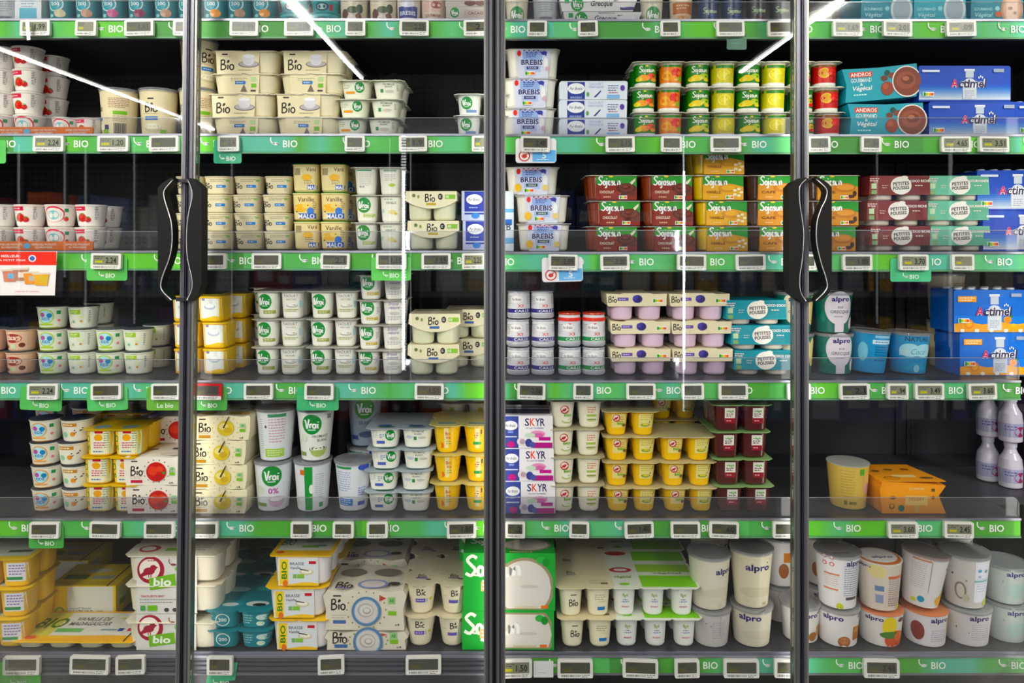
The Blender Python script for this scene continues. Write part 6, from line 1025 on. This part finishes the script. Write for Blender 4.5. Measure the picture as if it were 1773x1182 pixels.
TAGS = {0: [(60, 50, '1.99', 1), (148, 36, '', 1), (240, 50, '1.95', 0), (318, 36, '', 0), (422, 48, '1.99', 0), (517, 50, '2.00', 0), (615, 34, '2.1', 0), (717, 50, '2.25', 0), (823, 40, '2.', 0), (930, 34, '', 0), (1018, 34, '', 0), (1161, 34, '', 0), (1265, 48, '', 0), (1353, 46, '', 0), (1468, 50, '1.69', 1), (1555, 50, '2.01', 1), (1665, 50, '.09', 1)],
        1: [(83, 52, '2.24', 1), (195, 52, '1.20', 1), (283, 50, '', 0), (395, 36, '2.4', 0), (614, 34, '', 0), (715, 48, '1.9', 0), (834, 34, '', 1), (927, 50, '2.48', 0), (1074, 50, '2.15', 0), (1163, 36, '', 0), (1257, 52, '', 0), (1419, 38, '1.7', 0), (1509, 34, '.51', 0), (1656, 50, '4.65', 1), (1722, 52, '3.51', 1)],
        2: [(183, 52, '2.24', 1), (373, 36, '', 0), (461, 50, '', 0), (580, 50, '2.1', 0), (677, 52, '1.19', 0), (755, 50, '1.65', 0), (820, 40, '2.25', 1), (975, 50, '2.09', 0), (1065, 50, '3.20', 0), (1198, 50, '', 0), (1300, 50, '', 0), (1401, 26, '', 0), (1485, 50, '1.80', 0), (1583, 50, '3.70', 1), (1668, 38, '', 1)],
        3: [(73, 52, '2.24', 1), (183, 52, '', 0), (286, 50, '', 0), (358, 50, '', 2), (447, 50, '', 0), (552, 50, '', 0), (743, 50, '1.50', 0), (920, 48, '2.06', 0), (1010, 34, '', 0), (1110, 50, '', 0), (1200, 38, '', 0), (1270, 50, '', 0), (1384, 40, '', 0), (1480, 50, '2.1', 0), (1555, 36, '.94', 1), (1610, 50, '3.49', 1), (1702, 50, '3.60', 1)],
        4: [(76, 50, '', 0), (181, 52, '', 0), (275, 52, '', 0), (352, 50, '', 0), (521, 36, '', 0), (594, 36, '', 0), (653, 36, '', 0), (799, 50, '1.80', 0), (892, 34, '.2', 0), (1003, 34, '', 0), (1107, 50, '1.40', 0), (1187, 50, '', 0), (1254, 50, '.60', 0), (1357, 36, '', 0), (1564, 50, '3.60', 1), (1661, 50, '2.45', 1)],
        5: [(36, 56, '', 0), (154, 60, '', 0), (225, 44, '', 0), (380, 40, '', 0), (573, 40, '', 0), (733, 54, '', 0), (893, 50, '1.50', 1), (996, 54, '', 0), (1109, 54, '', 0), (1190, 38, '', 0), (1284, 54, '', 0), (1364, 40, '', 0), (1527, 54, '2.48', 0)]}
FLAGS = [(1, 394, 'BIO', 48, '#3fae84'), (1, -14, 'BIO', 48, '#5cc05a'), (2, 185, 'BIO', 70, '#5cc05a'), (2, 677, 'BIO', 68, '#58c84a'), (2, 1577, 'BIO', 70, '#4fc088'), (3, 72, 'BIO', 72, '#58b85a'), (3, 185, 'BIO', 70, '#58c06a'), (3, 286, 'Le bio', 64, '#6aae3a'), (3, 362, 'BIO', 62, '#4fae4a'), (3, 550, 'BIO', 72, '#3fb070'), (4, 80, 'BIO', 60, '#4aa84a'), (5, 32, 'BIO', 76, '#4aae3a'), (5, 383, 'BIO', 56, '#3fae7a')]
ON = ['first', 'second', 'third', 'fourth', 'fifth', 'sixth', 'seventh', 'eighth', 'ninth', 'tenth']
cnt = {}
for row, L in TAGS.items():
    for px, w_, txt, mode in L:
        bay = 0 if px < 850 else 1; q = cnt.get((row, bay), 0); cnt[(row, bay)] = q + 1
        a, b_m = tagmesh(w_, txt, mode == 2, mode == 1)
        hasf = any(f[0] == row and abs(f[1] - px) < 40 for f in FLAGS) or (row, px) in ((1, 927), (2, 975))
        cz = PZ((ROWL, ROWR)[bay][row] + (18.5 if row < 5 else (14 if bay == 0 else 20))); yy = -.026 if hasf else -.0235
        t = thing('price_tag', '%s electronic price tag, %s from left on the %s rail, %s half' % ('red framed' if mode == 2 else ('narrow white' if w_ < 44 else 'wide white'), ON[q], ORD[row], ('left', 'right')[bay]), 'price tag', (PX(px, yy), yy, cz), (0, 0, 0), 'electronic price tags')
        t.rotation_euler = (-.05, JR.uniform(-.02, .02), JR.uniform(-.05, .05)); sc = 1.12 if (row == 5) else 1.0; t.scale = (sc, 1, sc)
        link('case', a, t); link('screen', b_m, t)
for i, (row, px, txt, w_, c) in enumerate(FLAGS):
    c = lin(c, 1.05)
    yy = -.0148; z = PZ((ROWL, ROWR)[0 if px < 850 else 1][row] + 12)
    m = MB(); h_ = 40 if row < 5 else 44
    o = rrect(-w_ / 2, w_ / 2, -h_, 0, 4)
    if (row, px) == (5, 383): o = [(-20, 0), (28, 0), (24, -30), (-4, -34), (-28, -44)]
    m.prism([(x * S, zz * S) for x, zz in o], 0, .0009, c, 'PL')
    wz = -h_ + 8.5
    m.paint(flat(0), ([('T', txt, 0, wz, 28, 8, '#eefaee', .03)] if txt != 'BIO' else [('T', 'BIO', 6, wz, 16, 7.5, '#eefaee', .03), ('K', 'leaf', -9, wz + 2, 10, 1.4, '#eefaee')]), 'PL', k=S)
    names = ('teal green flag hanging right of the left door frame', 'green flag cut by the left edge', 'green flag under the tag below the strawberry cups', 'bright green flag under the white vanilla pots', 'mint green flag below the red plant yogurt packs', 'green flag below the white and lime cups, left', 'green flag below the lime cups, right', 'olive green flag reading Le bio beside the frame', 'green flag behind the red framed tag', 'green flag below the round-logo pots, fourth rail', 'green flag on the fifth rail above the yellow packs', 'large green flag at the bottom left corner', 'tilted torn mint flag on the grooved metal rail')
    o = link('hanging_flag', m.mesh('hanging_flag')); o.location = (PX(px, yy), yy, z); o.rotation_euler = (0, (0, 0, 0, 0, 0, .05, -.04, 0, 0, 0, .0, -.0, .0)[i], 0)
    tag(o, names[i], 'shelf flag', 'green shelf flags')
for i, (row, px, dy) in enumerate(((1, 928, 0), (2, 973, .03))):
    m = MB(); m.prism([(x * S, zz * S) for x, zz in rrect(-35, 35, -42, 0, 5)], 0, .0009, '#ece9ee', 'PL')
    m.paint(flat(0), [('R', 14, -30, 40, 20, '#7ab2e4'), ('T', '5', 14, -29, 7, 11, '#eef6fc', .04), ('L', 14, -36, 24, 1, 3, 1.2, '#eef6fc'), ('E', -20, -30, 10, 9.5, '#b8453f'), ('E', -20, -30, 8, 7.6, '#f2e8e8'), ('E', -20, -30.5, 4.4, 3.6, '#b8453f'), ('X', [(-21, -28), (-14, -25.5), (-18, -31)], '#b8453f')], 'PL', k=S)
    o = link('hanging_flag', m.mesh('discount_flag')); yy = -.0148; o.location = (PX(px, yy), yy, PZ(ROWR[row] + (8 if i == 0 else 10))); o.rotation_euler = (0, -dy, 0)
    tag(o, ('white and blue flag with red bird above the sheep milk packs', 'white and blue flag with red bird, below the vanilla packs')[i], 'shelf flag', 'discount flags')
m = MB(); m.prism([(x * S, zz * S) for x, zz in [(-60, -75), (46, -75), (50, 0), (-60, 0)]], 0, .001, '#ece6e6', 'CD')
def potpic(x, z, c1, c2): return [('X', [(x - 13, z + 5), (x + 13, z + 5), (x + 10, z - 14), (x - 10, z - 14)], c1), ('X', [(x - 16, z + 7), (x + 15, z + 8), (x + 14, z + 5), (x - 15, z + 4)], '#d8c8b8'), ('R', x + 2, z - 4, 11, 9, c2)]
m.paint(flat(0), [('R', -6, -12, 104, 23, '#d8453a'), ('R', 46, -12, 6, 23, '#d8453a'), ('T', 'LE MEILLEUR', -34, -8, 40, 4.5, '#fbeaea', .03), ('T', 'A PETIT PRIX', -26, -15, 46, 3, '#fbeaea', .02), ('E', 8, -12, 6.5, 6, '#e6e8f0'), ('E', 8, -12, 4.5, 4, '#4a62a8')] + potpic(-30, -38, '#c8806a', '#7aa8c8') + potpic(-12, -36, '#a87a6a', '#e0d0c8') + potpic(6, -42, '#d8903a', '#b8a8a0') + potpic(24, -44, '#d8a83a', '#c8b03a') + [('T', 'jusqu au 31 octobre', 0, -68, 40, 3, '#c04a48', .01)], 'CD', k=S)
o = link('promotion_card', m.mesh('promotion_card')); o.location = (PX(48, -.03), -.03, PZ(435, -.03)); tag(o, 'red and white promotion card with pictured pots, left edge', 'sign')
m = MB(); m.prism([(x * S, z * S) for x, z in ((-4, 20), (3, 20), (5, -14), (-1, -15))], 0, .001, '#e8e8ea', 'PL'); o = link('paper_strip', m.mesh('paper_strip')); o.location = (PX(65), -.04, PZ(62)); tag(o, 'small white paper strip hanging over the yellow price tag', 'paper')
m = MB(); m.prism([(x * S, z * S) for x, z in rrect(-17, 17, -14, 14, 3)], 0, .0012, '#1c5a48', 'PL'); m.paint(flat(0), [('L', 0, 0, 20, 2, 6, 2, '#3f8a70'), ('R', 0, 12, 24, 2, '#7aa89a')], 'PL', k=S); o = link('clip_label', m.mesh('clip_label')); o.location = (PX(1273), -.0125, PZ(74)); tag(o, 'small dark green clip hanging under the top right rail', 'shelf flag')
m = MB(); m.prism([(x * S, z * S) for x, z in rrect(-17, 17, -14, 14, 1)], 0, .001, '#e2e0e4', 'CD'); m.paint(flat(0), [('L', 0, -6, 16, 1, 3, 1, '#9a9aa0')], 'CD', k=S); o = link('paper_card', m.mesh('paper_card')); o.location = (PX(941, -.016), -.016, PZ(1152)); tag(o, 'blank white card beside the first bottom right price tag', 'card')

# ------------------------------------------------------------------ glass doors with frames and handles
GY0, GY1 = -.106, -.100
def PXd(px): return PX(px, -.11)
def leanx(z, lean):      # photo columns shift from top to bottom of the picture
    t = (PZ(0, -.11) - z) / (PZ(0, -.11) - PZ(1182, -.11)); return lean * t * S * (D - .11) / D
ZD0, ZD1 = ZB + .03, ZT - .02
def stile(px0, px1, lean, shades):
    """an upright door frame with ridges; shades: (width share, colour, how far it stands forward)"""
    m = MB(); x = px0; tot = sum(s[0] for s in shades)
    for sh, c, fw in shades:
        x2 = x + (px1 - px0) * sh / tot; v = []
        for z in (ZD0, ZD1):
            dl = leanx(z, lean)
            for xx, yy in ((PXd(x), -.112 - fw), (PXd(x2), -.112 - fw), (PXd(x2), -.085), (PXd(x), -.085)): v.append((xx + dl, yy, z))
        m.add(v, [(0, 1, 5, 4), (1, 2, 6, 5), (2, 3, 7, 6), (3, 0, 4, 7), (3, 2, 1, 0), (4, 5, 6, 7)], c, 'MT'); x = x2
    return m
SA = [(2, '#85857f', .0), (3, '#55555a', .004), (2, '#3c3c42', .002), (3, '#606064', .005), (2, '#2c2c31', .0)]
def pane(x0, x1, l0, l1):
    m = MB(); v = []
    for z in (ZD0, ZD1):
        a = x0 + leanx(z, l0); b_ = x1 + leanx(z, l1)
        for xx, yy in ((a, GY0), (b_, GY0), (b_, GY1), (a, GY1)): v.append((xx, yy, z))
    m.add(v, [(0, 1, 5, 4), (1, 2, 6, 5), (2, 3, 7, 6), (3, 0, 4, 7), (3, 2, 1, 0), (4, 5, 6, 7)], '#fff', 'GL'); return m
def smooth(pts): return catmull(pts, 4)
def handle(parent, outer, curve, sgn):
    Y0, Y1 = -.150, -.114; k = -.13
    def q(p): return (PX(p[0], k), PZ(p[1], k))
    cv = smooth(curve); ot = cv[0][1] + 14; ob = cv[-1][1] - 28
    m = MB(); outline = [q((outer, ob)), q((outer, ot)), q((outer + 9 * sgn, cv[0][1] + 5)), q((cv[0][0] - 4 * sgn, cv[0][1] - 3)), q((cv[0][0], cv[0][1] - 3))] + [q(p) for p in cv] + [q((cv[-1][0] - 6 * sgn, cv[-1][1] + 2)), q((outer + 5 * sgn, cv[-1][1] - 12))]
    m.prism(outline, Y0, Y1, '#0a0a0b', 'BK'); link('grip', m.mesh('grip'), parent)
    m = MB(); m.tube([(q(p)[0], Y0 + .001, q(p)[1]) for p in cv], .0013, '#b8b8ba', 'MT'); link('grip_edge', m.mesh('grip_edge'), parent)
    m = MB()
    cb = (q((cv[0][0] - 3 * sgn, 0))[0], q((cv[0][0] + 14 * sgn, 0))[0])
    m.box(min(cb), max(cb), Y1 - .012, Y1 - .0005, q(cv[0])[1] - .005, q(cv[0])[1] + .004, '#1d1d1f', 'PL'); me = m.mesh('bracket'); link('bracket', me, parent); link('bracket', me, parent, (0, 0, q(cv[-1])[1] - q(cv[0])[1]))
DOORS = [('leftmost glass door, its black handle on the right', -240, 322, -14, -14, 's1', (280, [(306, 312), (291, 330), (291, 345), (297, 365), (303, 388), (304, 420), (299, 448), (287, 480), (286, 500), (303, 518)], 1)),
         ('second glass door, between left frame and centre post', 334, 846, -14, 0, 's2', (355, [(331, 312), (338, 330), (338, 346), (333, 368), (330, 390), (329, 420), (331, 448), (338, 480), (338, 500), (330, 518)], -1)),
         ('third glass door, right of the centre post', 866, 1384, 0, 0, 's3', (1360, [(1390, 311), (1379, 325), (1379, 350), (1383, 378), (1386, 405), (1384, 445), (1379, 480), (1381, 505), (1390, 520)], 1)),
         ('rightmost glass door, its black handle on the left', 1392, 1960, 0, 0, 's4', (1434, [(1407, 311), (1425, 328), (1424, 345), (1416, 362), (1409, 385), (1408, 417), (1415, 451), (1425, 483), (1425, 500), (1407, 519)], -1))]
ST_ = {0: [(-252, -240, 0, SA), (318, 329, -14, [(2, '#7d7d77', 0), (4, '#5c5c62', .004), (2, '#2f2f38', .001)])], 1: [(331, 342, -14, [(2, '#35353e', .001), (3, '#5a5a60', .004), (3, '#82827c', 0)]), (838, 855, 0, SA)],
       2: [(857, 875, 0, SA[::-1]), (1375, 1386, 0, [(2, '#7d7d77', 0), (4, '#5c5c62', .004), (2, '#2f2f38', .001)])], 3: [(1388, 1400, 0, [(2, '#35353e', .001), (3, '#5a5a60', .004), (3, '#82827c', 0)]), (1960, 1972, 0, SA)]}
for i, (lab, a, b_, l0, l1, _, hd) in enumerate(DOORS):
    t = thing('glass_door', lab, 'door', (0, 0, 0), group='glass doors')
    s0, s1 = ST_[i]
    link('glass_pane', pane(PXd(s0[1]) + .0005, PXd(s1[0]) - .0005, l0, l1).mesh('glass_pane'), t)
    for s in (s0, s1): link('frame_stile', stile(s[0], s[1], s[2], s[3]).mesh('frame_stile'), t)
    m = MB()
    for z0, z1 in ((ZD0 - .03, ZD0), (ZD1, ZD1 + .03)): m.box(PXd(s0[0]) + leanx(z0, l0), PXd(s1[1]) + leanx(z0, l1), -.114, -.09, z0, z1, '#55565b', 'MT')
    link('frame_rail', m.mesh('frame_rail'), t)
    handle(t, *hd)
